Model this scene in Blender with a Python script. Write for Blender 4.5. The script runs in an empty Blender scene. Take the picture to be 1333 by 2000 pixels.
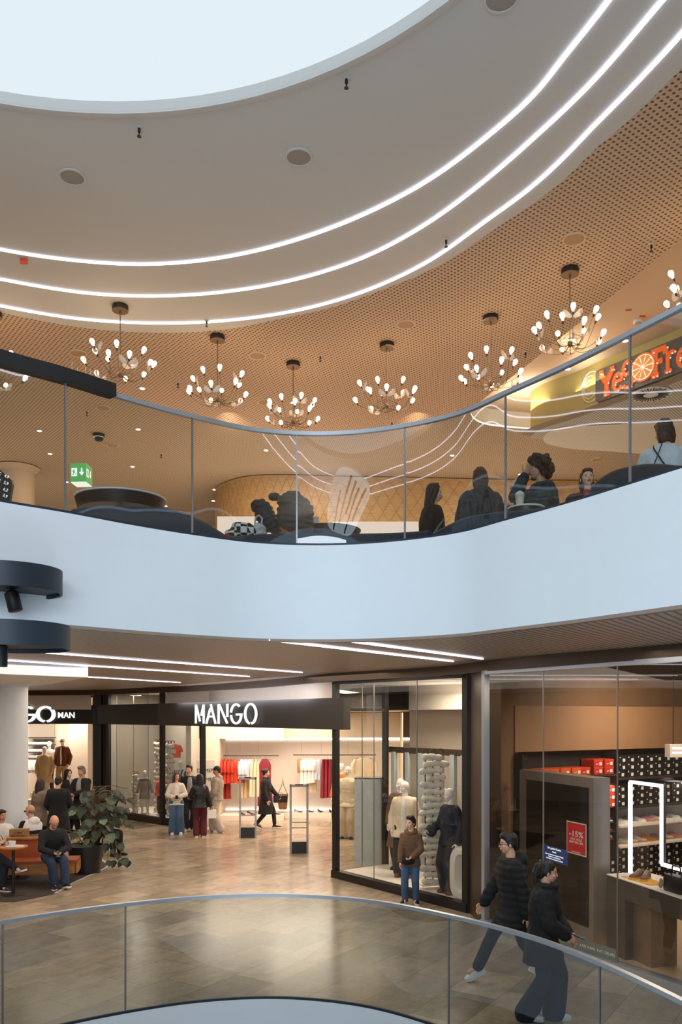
import bpy, bmesh, math, random
from mathutils import Vector as V, Matrix, noise, geometry
random.seed(7)
SC = bpy.context.scene
COL = SC.collection
F, CX, HY, CZ = 1630.0, 666.5, 1398.0, 3.2      # focal length (px), principal column, horizon row, eye height
rad = math.radians
# ---------------------------------------------------------------- placing
def P(px, py, Y): return V(((px-CX)/F*Y, Y, CZ+(HY-py)/F*Y))
def G(px, py, z=0.0): return P(px, py, (CZ-z)*F/(py-HY))
def srgb(c):
    c = c/255.0
    return c/12.92 if c <= .04045 else ((c+.055)/1.055)**2.4
def rgb(r, g, b): return (srgb(r), srgb(g), srgb(b), 1)
# ---------------------------------------------------------------- materials
MATS = {}
def N(nt, t, **kw):
    n = nt.nodes.new(t)
    for k, v in kw.items():
        if k in n.inputs.keys() if isinstance(k, str) else False: n.inputs[k].default_value = v
        else: setattr(n, k, v)
    return n
def mat(name, col=(200,200,200), rough=.5, metal=0, emit=0, ecol=None, var=.12, scale=6, bump=0, bscale=60, spec=.5, sheen=0):
    if name in MATS: return MATS[name]
    m = bpy.data.materials.new(name); m.use_nodes = True
    nt = m.node_tree; L = nt.links
    b = nt.nodes['Principled BSDF']
    c = rgb(*col)
    b.inputs['Roughness'].default_value = rough; b.inputs['Metallic'].default_value = metal
    b.inputs['Specular IOR Level'].default_value = spec
    if emit:
        b.inputs['Emission Color'].default_value = rgb(*(ecol or col)); b.inputs['Emission Strength'].default_value = emit
    tc = nt.nodes.new('ShaderNodeTexCoord')
    nz = nt.nodes.new('ShaderNodeTexNoise'); nz.inputs['Scale'].default_value = scale; nz.inputs['Detail'].default_value = 3
    L.new(tc.outputs['Object'], nz.inputs['Vector'])
    mx = nt.nodes.new('ShaderNodeMix'); mx.data_type = 'RGBA'
    mx.inputs[6].default_value = tuple(x*(1-var) for x in c[:3])+(1,)
    mx.inputs[7].default_value = tuple(min(1, x*(1+var)) for x in c[:3])+(1,)
    L.new(nz.outputs['Fac'], mx.inputs[0]); L.new(mx.outputs[2], b.inputs['Base Color'])
    if bump:
        n2 = nt.nodes.new('ShaderNodeTexNoise'); n2.inputs['Scale'].default_value = bscale; n2.inputs['Detail'].default_value = 2
        L.new(tc.outputs['Object'], n2.inputs['Vector'])
        bp = nt.nodes.new('ShaderNodeBump'); bp.inputs['Strength'].default_value = bump; bp.inputs['Distance'].default_value = .01
        L.new(n2.outputs['Fac'], bp.inputs['Height']); L.new(bp.outputs['Normal'], b.inputs['Normal'])
    MATS[name] = m
    return m
def M(name): return MATS[name]
def glow(name, col, strength):
    m = bpy.data.materials.new(name); m.use_nodes = True; nt = m.node_tree
    nt.nodes.remove(nt.nodes['Principled BSDF'])
    e = nt.nodes.new('ShaderNodeEmission'); e.inputs[0].default_value = rgb(*col); e.inputs[1].default_value = strength
    nt.links.new(e.outputs[0], nt.nodes['Material Output'].inputs[0]); MATS[name] = m
    return m
def glass(name, tint=(235,242,240), refl=.07):
    m = bpy.data.materials.new(name); m.use_nodes = True; nt = m.node_tree; L = nt.links
    nt.nodes.remove(nt.nodes['Principled BSDF'])
    t = nt.nodes.new('ShaderNodeBsdfTransparent'); t.inputs[0].default_value = rgb(*tint)
    g = nt.nodes.new('ShaderNodeBsdfGlossy'); g.inputs['Roughness'].default_value = 0.0
    lw = nt.nodes.new('ShaderNodeLayerWeight'); lw.inputs[0].default_value = .5
    pw = nt.nodes.new('ShaderNodeMath'); pw.operation = 'POWER'; pw.inputs[1].default_value = 5
    ma = nt.nodes.new('ShaderNodeMath'); ma.operation = 'MULTIPLY_ADD'; ma.inputs[1].default_value = .9; ma.inputs[2].default_value = refl
    mx = nt.nodes.new('ShaderNodeMixShader')
    L.new(lw.outputs['Facing'], pw.inputs[0]); L.new(pw.outputs[0], ma.inputs[0]); L.new(ma.outputs[0], mx.inputs[0])
    L.new(t.outputs[0], mx.inputs[1]); L.new(g.outputs[0], mx.inputs[2])
    L.new(mx.outputs[0], nt.nodes['Material Output'].inputs[0]); MATS[name] = m
    return m
def math_node(nt, op, a, b=None):
    n = nt.nodes.new('ShaderNodeMath'); n.operation = op
    for i, v in enumerate((a, b)):
        if v is None: continue
        if isinstance(v, (int, float)): n.inputs[i].default_value = v
        else: nt.links.new(v, n.inputs[i])
    return n.outputs[0]
def floor_mat():
    m = mat('stone_floor', (150,130,108), .16, var=.16, scale=1.4); nt = m.node_tree; L = nt.links
    b = nt.nodes['Principled BSDF']
    tc = nt.nodes.new('ShaderNodeTexCoord'); mp = nt.nodes.new('ShaderNodeMapping')
    mp.inputs['Rotation'].default_value = (0, 0, rad(-57)); L.new(tc.outputs['Object'], mp.inputs[0])
    br = nt.nodes.new('ShaderNodeTexBrick'); br.offset = .37
    br.inputs['Color1'].default_value = rgb(186,168,144); br.inputs['Color2'].default_value = rgb(140,126,110)
    br.inputs['Mortar'].default_value = rgb(112,100,88); br.inputs['Scale'].default_value = 1
    br.inputs['Mortar Size'].default_value = .004; br.inputs['Brick Width'].default_value = .92; br.inputs['Row Height'].default_value = .61
    br.inputs['Bias'].default_value = -.1; L.new(mp.outputs[0], br.inputs[0])
    nz = nt.nodes.new('ShaderNodeTexNoise'); nz.inputs['Scale'].default_value = 3; nz.inputs['Detail'].default_value = 8; nz.inputs['Roughness'].default_value = .7
    st = nt.nodes.new('ShaderNodeMapping'); st.inputs['Scale'].default_value = (1, 1.6, 1); L.new(mp.outputs[0], st.inputs[0]); L.new(st.outputs[0], nz.inputs[0])
    cr = nt.nodes.new('ShaderNodeValToRGB'); cr.color_ramp.elements[0].position = .3; cr.color_ramp.elements[0].color = (.66,.66,.66,1); cr.color_ramp.elements[1].position = .7; cr.color_ramp.elements[1].color = (1.15,1.12,1.08,1)
    L.new(nz.outputs['Fac'], cr.inputs[0])
    mx = nt.nodes.new('ShaderNodeMix'); mx.data_type = 'RGBA'; mx.blend_type = 'MULTIPLY'; mx.inputs[0].default_value = 1
    L.new(br.outputs['Color'], mx.inputs[6]); L.new(cr.outputs[0], mx.inputs[7]); L.new(mx.outputs[2], b.inputs['Base Color'])
    ro = nt.nodes.new('ShaderNodeMapRange'); ro.inputs['To Min'].default_value = .12; ro.inputs['To Max'].default_value = .30
    L.new(nz.outputs['Fac'], ro.inputs[0]); L.new(ro.outputs[0], b.inputs['Roughness'])
    b.inputs['Specular IOR Level'].default_value = .55
    return m
def perf_mat():
    m = mat('perforated_ceiling', (196,170,144), .75, var=.03, scale=.6); nt = m.node_tree; L = nt.links
    b = nt.nodes['Principled BSDF']; base = b.inputs['Base Color'].links[0].from_socket
    tc = nt.nodes.new('ShaderNodeTexCoord'); mp = nt.nodes.new('ShaderNodeMapping'); mp.inputs['Rotation'].default_value = (0,0,rad(8)); L.new(tc.outputs['Object'], mp.inputs[0])
    sx = nt.nodes.new('ShaderNodeSeparateXYZ'); L.new(mp.outputs[0], sx.inputs[0])
    def grid(off):
        u = math_node(nt, 'SUBTRACT', math_node(nt, 'FRACT', math_node(nt, 'ADD', math_node(nt, 'DIVIDE', sx.outputs[0], .088), off)), .5)
        v = math_node(nt, 'SUBTRACT', math_node(nt, 'FRACT', math_node(nt, 'ADD', math_node(nt, 'DIVIDE', sx.outputs[1], .088), off)), .5)
        return math_node(nt, 'SQRT', math_node(nt, 'ADD', math_node(nt, 'MULTIPLY', u, u), math_node(nt, 'MULTIPLY', v, v)))
    d = math_node(nt, 'MINIMUM', grid(0), grid(.5))
    hole = math_node(nt, 'LESS_THAN', d, .185)
    mx = nt.nodes.new('ShaderNodeMix'); mx.data_type = 'RGBA'; L.new(hole, mx.inputs[0]); L.new(base, mx.inputs[6]); mx.inputs[7].default_value = rgb(96,74,56)
    L.new(mx.outputs[2], b.inputs['Base Color'])
    return m
def slat_mat(name, c1, c2, ang, pitch, duty=.3, rough=.5):
    m = mat(name, c1, rough, var=.05); nt = m.node_tree; L = nt.links; b = nt.nodes['Principled BSDF']
    base = b.inputs['Base Color'].links[0].from_socket
    tc = nt.nodes.new('ShaderNodeTexCoord'); mp = nt.nodes.new('ShaderNodeMapping'); mp.inputs['Rotation'].default_value = (0,0,rad(ang)); L.new(tc.outputs['Object'], mp.inputs[0])
    sx = nt.nodes.new('ShaderNodeSeparateXYZ'); L.new(mp.outputs[0], sx.inputs[0])
    u = math_node(nt, 'FRACT', math_node(nt, 'DIVIDE', sx.outputs[0], pitch))
    h = math_node(nt, 'LESS_THAN', u, duty)
    mx = nt.nodes.new('ShaderNodeMix'); mx.data_type = 'RGBA'; L.new(h, mx.inputs[0]); L.new(base, mx.inputs[6]); mx.inputs[7].default_value = rgb(*c2)
    L.new(mx.outputs[2], b.inputs['Base Color'])
    return m
def wood_mat(name, c1, c2, scale=3, rough=.4):
    m = mat(name, c1, rough); nt = m.node_tree; L = nt.links; b = nt.nodes['Principled BSDF']
    tc = nt.nodes.new('ShaderNodeTexCoord'); mp = nt.nodes.new('ShaderNodeMapping'); mp.inputs['Scale'].default_value = (1, 1, 9); L.new(tc.outputs['Object'], mp.inputs[0])
    nz = nt.nodes.new('ShaderNodeTexNoise'); nz.inputs['Scale'].default_value = scale; nz.inputs['Detail'].default_value = 6; L.new(mp.outputs[0], nz.inputs[0])
    cr = nt.nodes.new('ShaderNodeValToRGB'); cr.color_ramp.elements[0].position = .3; cr.color_ramp.elements[0].color = rgb(*c1); cr.color_ramp.elements[1].position = .7; cr.color_ramp.elements[1].color = rgb(*c2)
    L.new(nz.outputs['Fac'], cr.inputs[0]); L.new(cr.outputs[0], b.inputs['Base Color'])
    return m
# ---------------------------------------------------------------- mesh builder
class MB:
    def __init__(s): s.v = []; s.f = []; s.mi = []; s.m = 0
    def add(s, vs, fs):
        o = len(s.v); s.v += [V(p) for p in vs]; s.f += [tuple(o+i for i in f) for f in fs]; s.mi += [s.m]*len(fs); return s
    def box(s, lo, hi, mx=None):
        x0,y0,z0 = lo; x1,y1,z1 = hi
        p = [V(q) for q in ((x0,y0,z0),(x1,y0,z0),(x1,y1,z0),(x0,y1,z0),(x0,y0,z1),(x1,y0,z1),(x1,y1,z1),(x0,y1,z1))]
        if mx: p = [mx @ q for q in p]
        return s.add(p, [(0,3,2,1),(4,5,6,7),(0,1,5,4),(1,2,6,5),(2,3,7,6),(3,0,4,7)])
    def beam(s, a, b, w, h, up=(0,0,1)):         # box beam between points: w sideways, h upwards, centred
        a, b = V(a), V(b); d = (b-a).normalized(); u = V(up); r = d.cross(u).normalized(); u = r.cross(d)
        p = [q + r*i*w/2 + u*j*h/2 for q in (a,b) for i,j in ((-1,-1),(1,-1),(1,1),(-1,1))]
        return s.add(p, [(0,3,2,1),(4,5,6,7),(0,1,5,4),(1,2,6,5),(2,3,7,6),(3,0,4,7)])
    def loft(s, rings, caps=True, closed=True):
        n = len(rings[0]); vs = [p for r in rings for p in r]; fs = []
        for k in range(len(rings)-1):
            for i in range(n if closed else n-1):
                j = (i+1) % n; fs.append((k*n+i, k*n+j, (k+1)*n+j, (k+1)*n+i))
        if caps: fs += [tuple(range(n-1,-1,-1)), tuple((len(rings)-1)*n+i for i in range(n))]
        return s.add(vs, fs)
    def tube(s, pts, r, n=8, closed=False):
        pts = [V(p) for p in pts]; k = len(pts); rs = r if isinstance(r, (list,tuple)) else [r]*k
        rings = []; up = None
        for i, p in enumerate(pts):
            a = pts[i-1] if (i > 0 or closed) else p; b = pts[(i+1) % k] if (i < k-1 or closed) else p
            t = (b-a).normalized()
            if up is None: up = V((0,0,1)) if abs(t.z) < .9 else V((1,0,0))
            x = t.cross(up).normalized(); y = x.cross(t).normalized(); up = y
            rings.append([p + (x*math.cos(q)+y*math.sin(q))*rs[i] for q in [2*math.pi*j/n for j in range(n)]])
        if closed: rings.append(rings[0]); return s.loft(rings, False)
        return s.loft(rings)
    def lathe(s, prof, c=(0,0,0), n=24, mx=None):
        c = V(c); rings = []
        for r, z in prof:
            ring = [V((r*math.cos(2*math.pi*j/n), r*math.sin(2*math.pi*j/n), z)) for j in range(n)]
            rings.append([(mx @ q if mx else q)+c for q in ring])
        return s.loft(rings)
    def ell(s, c, r, n=12, m=8, mx=None):
        c = V(c); rings = []
        for i in range(m+1):
            th = math.pi*(i+.001)/(m+.002); z = -math.cos(th); q = math.sin(th)
            ring = [V((r[0]*q*math.cos(2*math.pi*j/n), r[1]*q*math.sin(2*math.pi*j/n), r[2]*z)) for j in range(n)]
            rings.append([(mx @ p if mx else p)+c for p in ring])
        return s.loft(rings)
    def cap(s, a, b, ra, rb, n=10):               # tapered capsule
        a, b = V(a), V(b); d = b-a
        t = d.normalized() if d.length > 1e-6 else V((0,0,1))
        pts = [a-t*ra*.95, a-t*ra*.6, a, b, b+t*rb*.6, b+t*rb*.95]
        return s.tube(pts, [ra*.3, ra*.8, ra, rb, rb*.8, rb*.3], n)
    def prism(s, poly, z0, z1):
        n = len(poly); vs = [V((p[0],p[1],z0)) for p in poly]+[V((p[0],p[1],z1)) for p in poly]
        fs = [tuple(range(n-1,-1,-1)), tuple(range(n, 2*n))]+[(i,(i+1)%n,n+(i+1)%n,n+i) for i in range(n)]
        return s.add(vs, fs)
    def wall(s, pts, z0, z1, closed=False):       # vertical sheet following a polyline
        pts = [V((p[0],p[1],0)) for p in pts]; n = len(pts)
        vs = [V((p.x,p.y,z0)) for p in pts]+[V((p.x,p.y,z1)) for p in pts]
        return s.add(vs, [(i,(i+1)%n,n+(i+1)%n,n+i) for i in range(n if closed else n-1)])
    def thick(s, pts, z0, z1, t):                 # vertical slab with thickness (centred)
        pts = [V((p[0],p[1],0)) for p in pts]; n = len(pts); o = offset(pts, t/2); q = offset(pts, -t/2); rings = []
        for a, b in zip(o, q): rings.append([V((a.x,a.y,z0)),V((b.x,b.y,z0)),V((b.x,b.y,z1)),V((a.x,a.y,z1))])
        return s.loft(rings)
    def mesh(s, name, mats, smooth=False):
        me = bpy.data.meshes.new(name); me.from_pydata([tuple(p) for p in s.v], [], s.f)
        for m in (mats if isinstance(mats, (list,tuple)) else [mats]): me.materials.append(m)
        if any(s.mi): me.polygons.foreach_set('material_index', s.mi)
        bm = bmesh.new(); bm.from_mesh(me); bmesh.ops.recalc_face_normals(bm, faces=bm.faces); bm.to_mesh(me); bm.free()
        if smooth:
            me.polygons.foreach_set('use_smooth', [True]*len(me.polygons))
            try: me.set_sharp_from_angle(angle=rad(48))
            except Exception: pass
        me.update(); return me
    def build(s, name, mats, parent=None, smooth=False, **kw): return obj(name, s.mesh(name, mats, smooth), parent, **kw)
def obj(name, me, parent=None, loc=None, rz=0, label=None, kind=None, cat=None, group=None):
    o = bpy.data.objects.new(name, me); COL.objects.link(o)
    if parent: o.parent = parent
    if loc is not None: o.location = loc
    if rz: o.rotation_euler.z = rz
    return tag(o, label, cat, group, kind)
def tag(o, label=None, cat=None, group=None, kind=None):
    if label: o['label'] = label
    if cat: o['category'] = cat
    if group: o['group'] = group
    if kind: o['kind'] = kind
    return o
def thing(name, label, cat, loc=(0,0,0), rz=0, group=None): return obj(name, None, None, loc, rz, label, None, cat, group)
def struct(o): o['kind'] = 'structure'; return o
def copy_tree(o, parent=None, **kw):
    c = o.copy(); COL.objects.link(c); c.parent = parent
    for ch in [x for x in COL.objects if x.parent == o]: copy_tree(ch, c)
    return c
def offset(pts, d):
    out = []; n = len(pts)
    for i in range(n):
        a = pts[max(0,i-1)]; b = pts[min(n-1,i+1)]; t = V((b.x-a.x, b.y-a.y, 0)).normalized()
        out.append(V((pts[i].x - t.y*d, pts[i].y + t.x*d, 0)))
    return out
def cat_rom(pts, n=8, closed=True):
    out = []; k = len(pts); g = lambda j: pts[j % k] if closed else pts[max(0, min(k-1, j))]
    def tan(i):
        a, b, c = g(i-1), g(i), g(i+1); d0 = max((b-a).length, 1e-6); d1 = max((c-b).length, 1e-6)
        if not closed and i in (0, k-1): return (c-a)/max((c-a).length, 1e-6)
        return ((b-a)/d0*d1+(c-b)/d1*d0)/(d0+d1)
    for i in range(k if closed else k-1):
        p, q = g(i), g(i+1); d = (q-p).length; a, b = tan(i)*d, tan((i+1) % k)*d
        for j in range(n):
            t = j/n; t2 = t*t; t3 = t2*t
            out.append(p*(2*t3-3*t2+1)+a*(t3-2*t2+t)+q*(-2*t3+3*t2)+b*(t3-t2))
    if not closed: out.append(pts[-1].copy())
    return out
def flat(loops, z, up=True):
    bm = bmesh.new(); es = []
    for lp in loops:
        vs = [bm.verts.new((p[0],p[1],z)) for p in lp]
        for i in range(len(vs)): es.append(bm.edges.new((vs[i], vs[(i+1) % len(vs)])))
    bmesh.ops.triangle_fill(bm, use_beauty=True, use_dissolve=False, edges=es)
    for f in bm.faces:
        f.normal_update()
        if (f.normal.z > 0) != up: f.normal_flip()
    me = bpy.data.meshes.new('flat'); bm.to_mesh(me); bm.free(); return me
def flat_obj(name, loops, z, m, up=True, **kw):
    me = flat(loops, z, up); me.name = name; me.materials.append(m); return obj(name, me, **kw)
def rect(x0, y0, x1, y1): return [V((x0,y0,0)),V((x1,y0,0)),V((x1,y1,0)),V((x0,y1,0))]
TXT = {}
def text_mesh(body, size, ext=.004, bold=0, align='CENTER'):
    c = bpy.data.curves.new('t', 'FONT'); c.body = body; c.size = size; c.extrude = ext; c.offset = bold; c.align_x = align; c.resolution_u = 3
    o = bpy.data.objects.new('t', c); COL.objects.link(o)
    dg = bpy.context.evaluated_depsgraph_get(); dg.update()
    me = bpy.data.meshes.new_from_object(o.evaluated_get(dg)); bpy.data.objects.remove(o); bpy.data.curves.remove(c); return me
def text_obj(name, body, size, m, mtx, parent=None, ext=.004, bold=0, align='CENTER', **kw):
    me = text_mesh(body, size, ext, bold, align); me.materials.clear(); me.materials.append(m); me.transform(mtx); me.name = name
    return obj(name, me, parent, **kw)
def frame(o, u, up=(0,0,1)):                      # matrix: x along u, y along up, z = u x up, at o
    u = V(u).normalized(); w = V(up); n = u.cross(w).normalized(); w = n.cross(u)
    m = Matrix((u, w, n)).transposed().to_4x4(); m.translation = V(o); return m
def lamp(kind, name, loc, energy, col=(255,255,255), size=.3, target=None, sx=None, spot=None):
    l = bpy.data.lights.new(name, kind); l.energy = energy; l.color = rgb(*col)[:3]
    if kind == 'AREA':
        l.size = size
        if sx: l.shape = 'RECTANGLE'; l.size_y = sx
    elif kind == 'SPOT': l.spot_size = rad(spot or 100); l.spot_blend = .8; l.shadow_soft_size = size
    else: l.shadow_soft_size = size
    o = bpy.data.objects.new(name, l); COL.objects.link(o); o.location = loc
    if target is not None: o.rotation_euler = (V(target)-V(loc)).to_track_quat('-Z','Y').to_euler()
    return o
# ================================================================ camera, world
cam = bpy.data.cameras.new('camera'); co = bpy.data.objects.new('camera', cam); COL.objects.link(co)
co.location = (0,0,CZ); co.rotation_euler = (rad(90),0,0); cam.sensor_fit = 'AUTO'; cam.sensor_width = 36
cam.lens = F/2000*36; cam.shift_y = (HY-1000)/2000; cam.clip_start = .05; cam.clip_end = 200; SC.camera = co
w = bpy.data.worlds.new('world'); SC.world = w; w.use_nodes = True
bg = w.node_tree.nodes['Background']; bg.inputs[0].default_value = rgb(206,222,236); bg.inputs[1].default_value = .75
SC.view_settings.view_transform = 'Standard'; SC.view_settings.look = 'None'; SC.view_settings.exposure = 0
try: SC.cycles.use_denoising = True; SC.cycles.max_bounces = 7; SC.cycles.transparent_max_bounces = 12; SC.cycles.sample_clamp_indirect = 6; SC.cycles.caustics_reflective = False
except Exception: pass
# ================================================================ materials
mat('white_paint', (228,234,238), .55, var=.02); mat('ceiling_paint', (198,198,194), .7, var=.03, scale=.5)
mat('beige_ceiling', (208,182,154), .7, var=.03, scale=.5); mat('cream_wall', (214,200,182), .7, var=.03)
mat('white_wall', (236,228,218), .6, var=.02); mat('grey_wall', (176,172,166), .6, var=.03); mat('black_metal', (26,23,21), .45, var=.1)
mat('bronze_metal', (84,70,58), .42, metal=.55, var=.08); mat('steel_grey', (150,152,154), .3, metal=.7, var=.08); mat('alu', (176,184,192), .32, metal=.6, var=.04)
mat('sign_black', (44,39,36), .5, var=.06); mat('dark_void', (22,20,19), .8); mat('brown_wall', (120,92,66), .7, var=.1)
mat('brushed_steel', (150,140,130), .38, metal=.35, var=.2, scale=3); mat('navy_metal', (30,42,54), .5, var=.15)
mat('taupe_edge', (150,132,118), .5); mat('basement', (150,146,140), .4); mat('rail_black', (16,18,20), .5)
floor_mat(); perf_mat(); slat_mat('slat_soffit', (188,174,162), (112,100,92), 34, .085, .34, .45)
glow('led', (236,236,255), 4.5); glow('led_warm', (255,240,226), 4); glow('sky_panel', (224,236,244), 1.04)
glow('bulb_glow', (255,222,180), 7); glow('bulb_core', (255,246,228), 30); glow('spot_glow', (255,246,228), 12); glow('letter_white', (255,255,255), 1.15); mat('pearl', (250,244,232), .35, emit=.7, var=0)
glass('glass_rail', (226,236,236), .14); glass('glass_shop', (246,246,242), .085); glass('glass_lower', (200,210,210), .10)
# ================================================================ curves
def px_curve(pts, z): return [V((q.x,q.y,0)) for q in (G(x,y,z) for x,y in pts)]
def vv(*t): return [V((a,b,0)) for a,b in t]
UZ0, UZ1, URZ = 4.05, 5.05, 6.29                    # fascia bottom, fascia top, rail top
up_meas = px_curve([(0,980),(127,1001),(250,1024),(375,1044.5),(500,1060.5),(600,1065),(662,1064.5),(790,1055.7),(900,1040),(990,1016),(1110,983),(1234,945),(1333,914)], UZ1)
up_ext = vv((2.77,5.8),(2.93,5.2),(3.05,4.4),(3.08,3.0),(2.8,.8),(2.0,-1.4),(.3,-2.9),(-2.2,-3.3),(-4.7,-2),(-5.7,.6),(-5.4,3.4),(-4.3,5.7))
UP = cat_rom(up_meas+up_ext, 6)
LZ0, LRZ = .05, 1.22
lo_meas = px_curve([(0,1798),(120,1779),(245,1763),(400,1749),(540,1745),(700,1754),(877,1785),(1055,1832),(1172,1876),(1333,1951)], LRZ)
LO = cat_rom(lo_meas+vv((2.75,4.0),(2.8,2.0),(2.2,0),(1.2,-1.6),(-.8,-2.6),(-3,-2.4),(-4.9,-.6),(-5.5,2.2),(-5.1,5.0),(-4.3,6.9)), 6)
CH = 9.1                                            # upper ceiling
ctr = V((-2.4,4.4,0))
def grow(pts, d): return [ctr+(p-ctr)*(1+d/(p-ctr).length) for p in pts]
oc = [V((-2.2+4.34*math.cos(a), 3.81+4.34*math.sin(a), 0)) for a in [2*math.pi*i/96 for i in range(96)]]
ring_ext = vv((2.58,4.6),(2.1,1.5),(.3,-1.2),(-2.6,-2.1),(-5.6,-1.2),(-7.4,1.5),(-7.9,4.5),(-7.1,7.6),(-5.9,9.5))
R1 = cat_rom(px_curve([(0,487),(150,509),(270,516),(400,508),(500,490),(600,462),(720,415),(830,357),(950,270),(1050,180),(1110,105),(1193,0)], CH)+ring_ext, 6)
R2 = cat_rom(px_curve([(0,545),(200,575),(310,578),(420,572),(600,540),(720,499),(830,440),(950,352),(1050,265),(1150,170),(1298,0)], CH)+grow(ring_ext,.82), 6)
R3 = cat_rom(px_curve([(0,597),(150,622),(310,631),(430,627),(600,602),(720,566),(830,515),(950,432),(1050,357),(1100,311),(1159,250),(1240,168),(1333,68)], CH)+grow(ring_ext[1:],1.6), 6)
R4 = cat_rom(px_curve([(0,610),(161,640),(326,650),(437,644),(542,624),(660,597),(734,571),(850,523),(970,446),(1100,353),(1170,285),(1212,250),(1333,133)], CH)+grow(ring_ext[1:],1.85), 6)
OUT = (-17, -8, 13, 33)
# ================================================================ shell
b = flat_obj('floor', [rect(-17,-8,13,34), LO], 0, M('stone_floor')); struct(b)
struct(flat_obj('floor', [rect(-17,-8,13,34)], -5, M('basement')))
struct(flat_obj('ceiling', [rect(-17,-8,13,34), UP], UZ0-.02, M('slat_soffit'), False))
struct(flat_obj('floor', [rect(-17,-8,13,34), UP], 4.72, M('cream_wall')))
m = MB(); o1 = [p for p in UP]
m.wall(UP, UZ0-.02, UZ1, True); struct(m.build('trim_1', M('white_paint'), None, True))
m = MB(); m.wall(UP, UZ0-.035, UZ0+.006, True); m.v = [V((p.x*1.0,p.y,p.z)) for p in m.v]
gro = lambda pts, d: [p+(p-V((-1.3,2.6,0))).normalized()*d for p in pts]
m = MB(); A_, B_ = UP, gro(UP, .16)
m.loft([[V((p.x,p.y,UZ1)) for p in A_],[V((p.x,p.y,UZ1)) for p in B_],[V((p.x,p.y,4.72)) for p in B_]], False); struct(m.build('trim_2', M('white_paint'), None, True))
m = MB(); A_, B_ = gro(UP, .0), gro(UP, .09)
m.loft([[V((p.x,p.y,UZ0-.02)) for p in A_],[V((p.x,p.y,UZ0-.05)) for p in A_],[V((p.x,p.y,UZ0-.05)) for p in B_],[V((p.x,p.y,UZ0-.02)) for p in B_]], False); struct(m.build('trim_3', M('taupe_edge'), None, True))
m = MB(); A_ = gro(LO, -.02)
m.wall(A_, -1.1, LZ0, True); struct(m.build('trim_4', M('white_paint'), None, True))
m = MB(); B_ = gro(LO, .07)
m.loft([[V((p.x,p.y,LZ0)) for p in A_],[V((p.x,p.y,LZ0)) for p in B_],[V((p.x,p.y,.0)) for p in B_]], False); struct(m.build('trim_5', M('steel_grey'), None, True))
# ceiling: smooth ring with luminous oculus, perforated field, lit coffer on the right
CPX = [(1400,405),(1333,465),(1280,508),(1200,575),(1120,640),(1040,705),(980,752),(935,788),(921,803),(926,818),(945,828),(985,834),(1045,839),(1090,842)]
COF = cat_rom(px_curve(CPX, CH), 4, False) + vv((4.9,17.2),(8.0,15.2),(12,12),(12,8.0),(9,7.6),(6.2,8.0))
struct(flat_obj('ceiling', [oc, R4], CH, M('ceiling_paint'), False))
struct(flat_obj('ceiling', [rect(-17,-8,13,34), R4, COF], CH, M('perforated_ceiling'), False))
struct(flat_obj('ceiling', [COF], CH+.34, M('beige_ceiling'), False))
m = MB(); m.wall(COF, CH, CH+.34, True); struct(m.build('trim_6', M('white_wall'), None, True))
m = MB(); m.wall(oc, CH-.0, CH+.1, True); struct(m.build('trim_7', M('ceiling_paint'), None, True))
o2 = [V((-2.2,3.81,0))+(p-V((-2.2,3.81,0)))*1.012 for p in oc]; o3 = [V((-2.2,3.81,0))+(p-V((-2.2,3.81,0)))*1.02 for p in oc]
m = MB(); m.loft([[V((p.x,p.y,CH+.002)) for p in oc],[V((p.x,p.y,CH-.02)) for p in oc],[V((p.x,p.y,CH-.02)) for p in o2],[V((p.x,p.y,CH-.002)) for p in o3]], False); struct(m.build('trim_8', M('ceiling_paint'), None, True))
tag(flat_obj('luminous_ceiling_panel', [oc], CH+.1, M('sky_panel'), False), 'big round glowing white ceiling panel over the atrium', 'ceiling light')
for r, nm in ((R1,'innermost'),(R2,'middle'),(R3,'outermost')):
    m = MB(); A_ = [p+(ctr-p).normalized()*.034 for p in r]
    m.loft([[V((p.x,p.y,CH-.02)) for p in r],[V((p.x,p.y,CH-.02)) for p in A_]], False)
    m.wall(r, CH-.02, CH-.004, True); m.wall(A_, CH-.02, CH-.004, True)
    m.build('led_light_line', M('led'), None, label=nm+' of the three long curved white light lines in the ceiling', cat='light strip', group='curved light lines')
glow('rear_panel_glow', (214,234,246), 2.1)
sq_ = lambda v: math.copysign(abs(v)**.55, v)
er = [V((-4.8+2.5*sq_(math.cos(a)), -4.3+3.5*sq_(math.sin(a)), 0)) for a in [2*math.pi*i/48 for i in range(48)]]
t = thing('added_rear_panel', 'second oval glowing skylight above the other end of the atrium behind the viewer', 'ceiling light', (-4.8,-4.3,CH-.1))  # unseen panel added to put pale reflections into the upper glass
m = MB(); m.prism([(p.x+4.8,p.y+4.3) for p in er], .0, .05); m.build('light_panel', M('rear_panel_glow'), t)
m = MB()
for x, a_, b_ in ((-1.5,-1,3),(-.8,-3,2.6),(-.2,-.5,3),(.5,-2,3.2),(1.3,-3,1.5)): m.box((x-.09,a_,-.05),(x+.09,b_,0))
m.build('dark_bar', M('navy_metal'), t)  # bars added to stripe the panel's reflection
# outer walls
m = MB(); m.box((-17,33.5,-5),(13,34,9.6)); struct(m.build('wall_back', M('cream_wall')))
m = MB(); m.box((-17.3,-8,-5),(-17,34,9.6)); struct(m.build('wall_left', M('cream_wall')))
m = MB(); m.box((13,-8,-5),(13.3,34,9.6)); struct(m.build('wall_right', M('cream_wall')))
# roof slab over everything
struct(flat_obj('ceiling', [rect(-17.3,-8,13.3,34)], CH+.6, M('cream_wall'), False))
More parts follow.
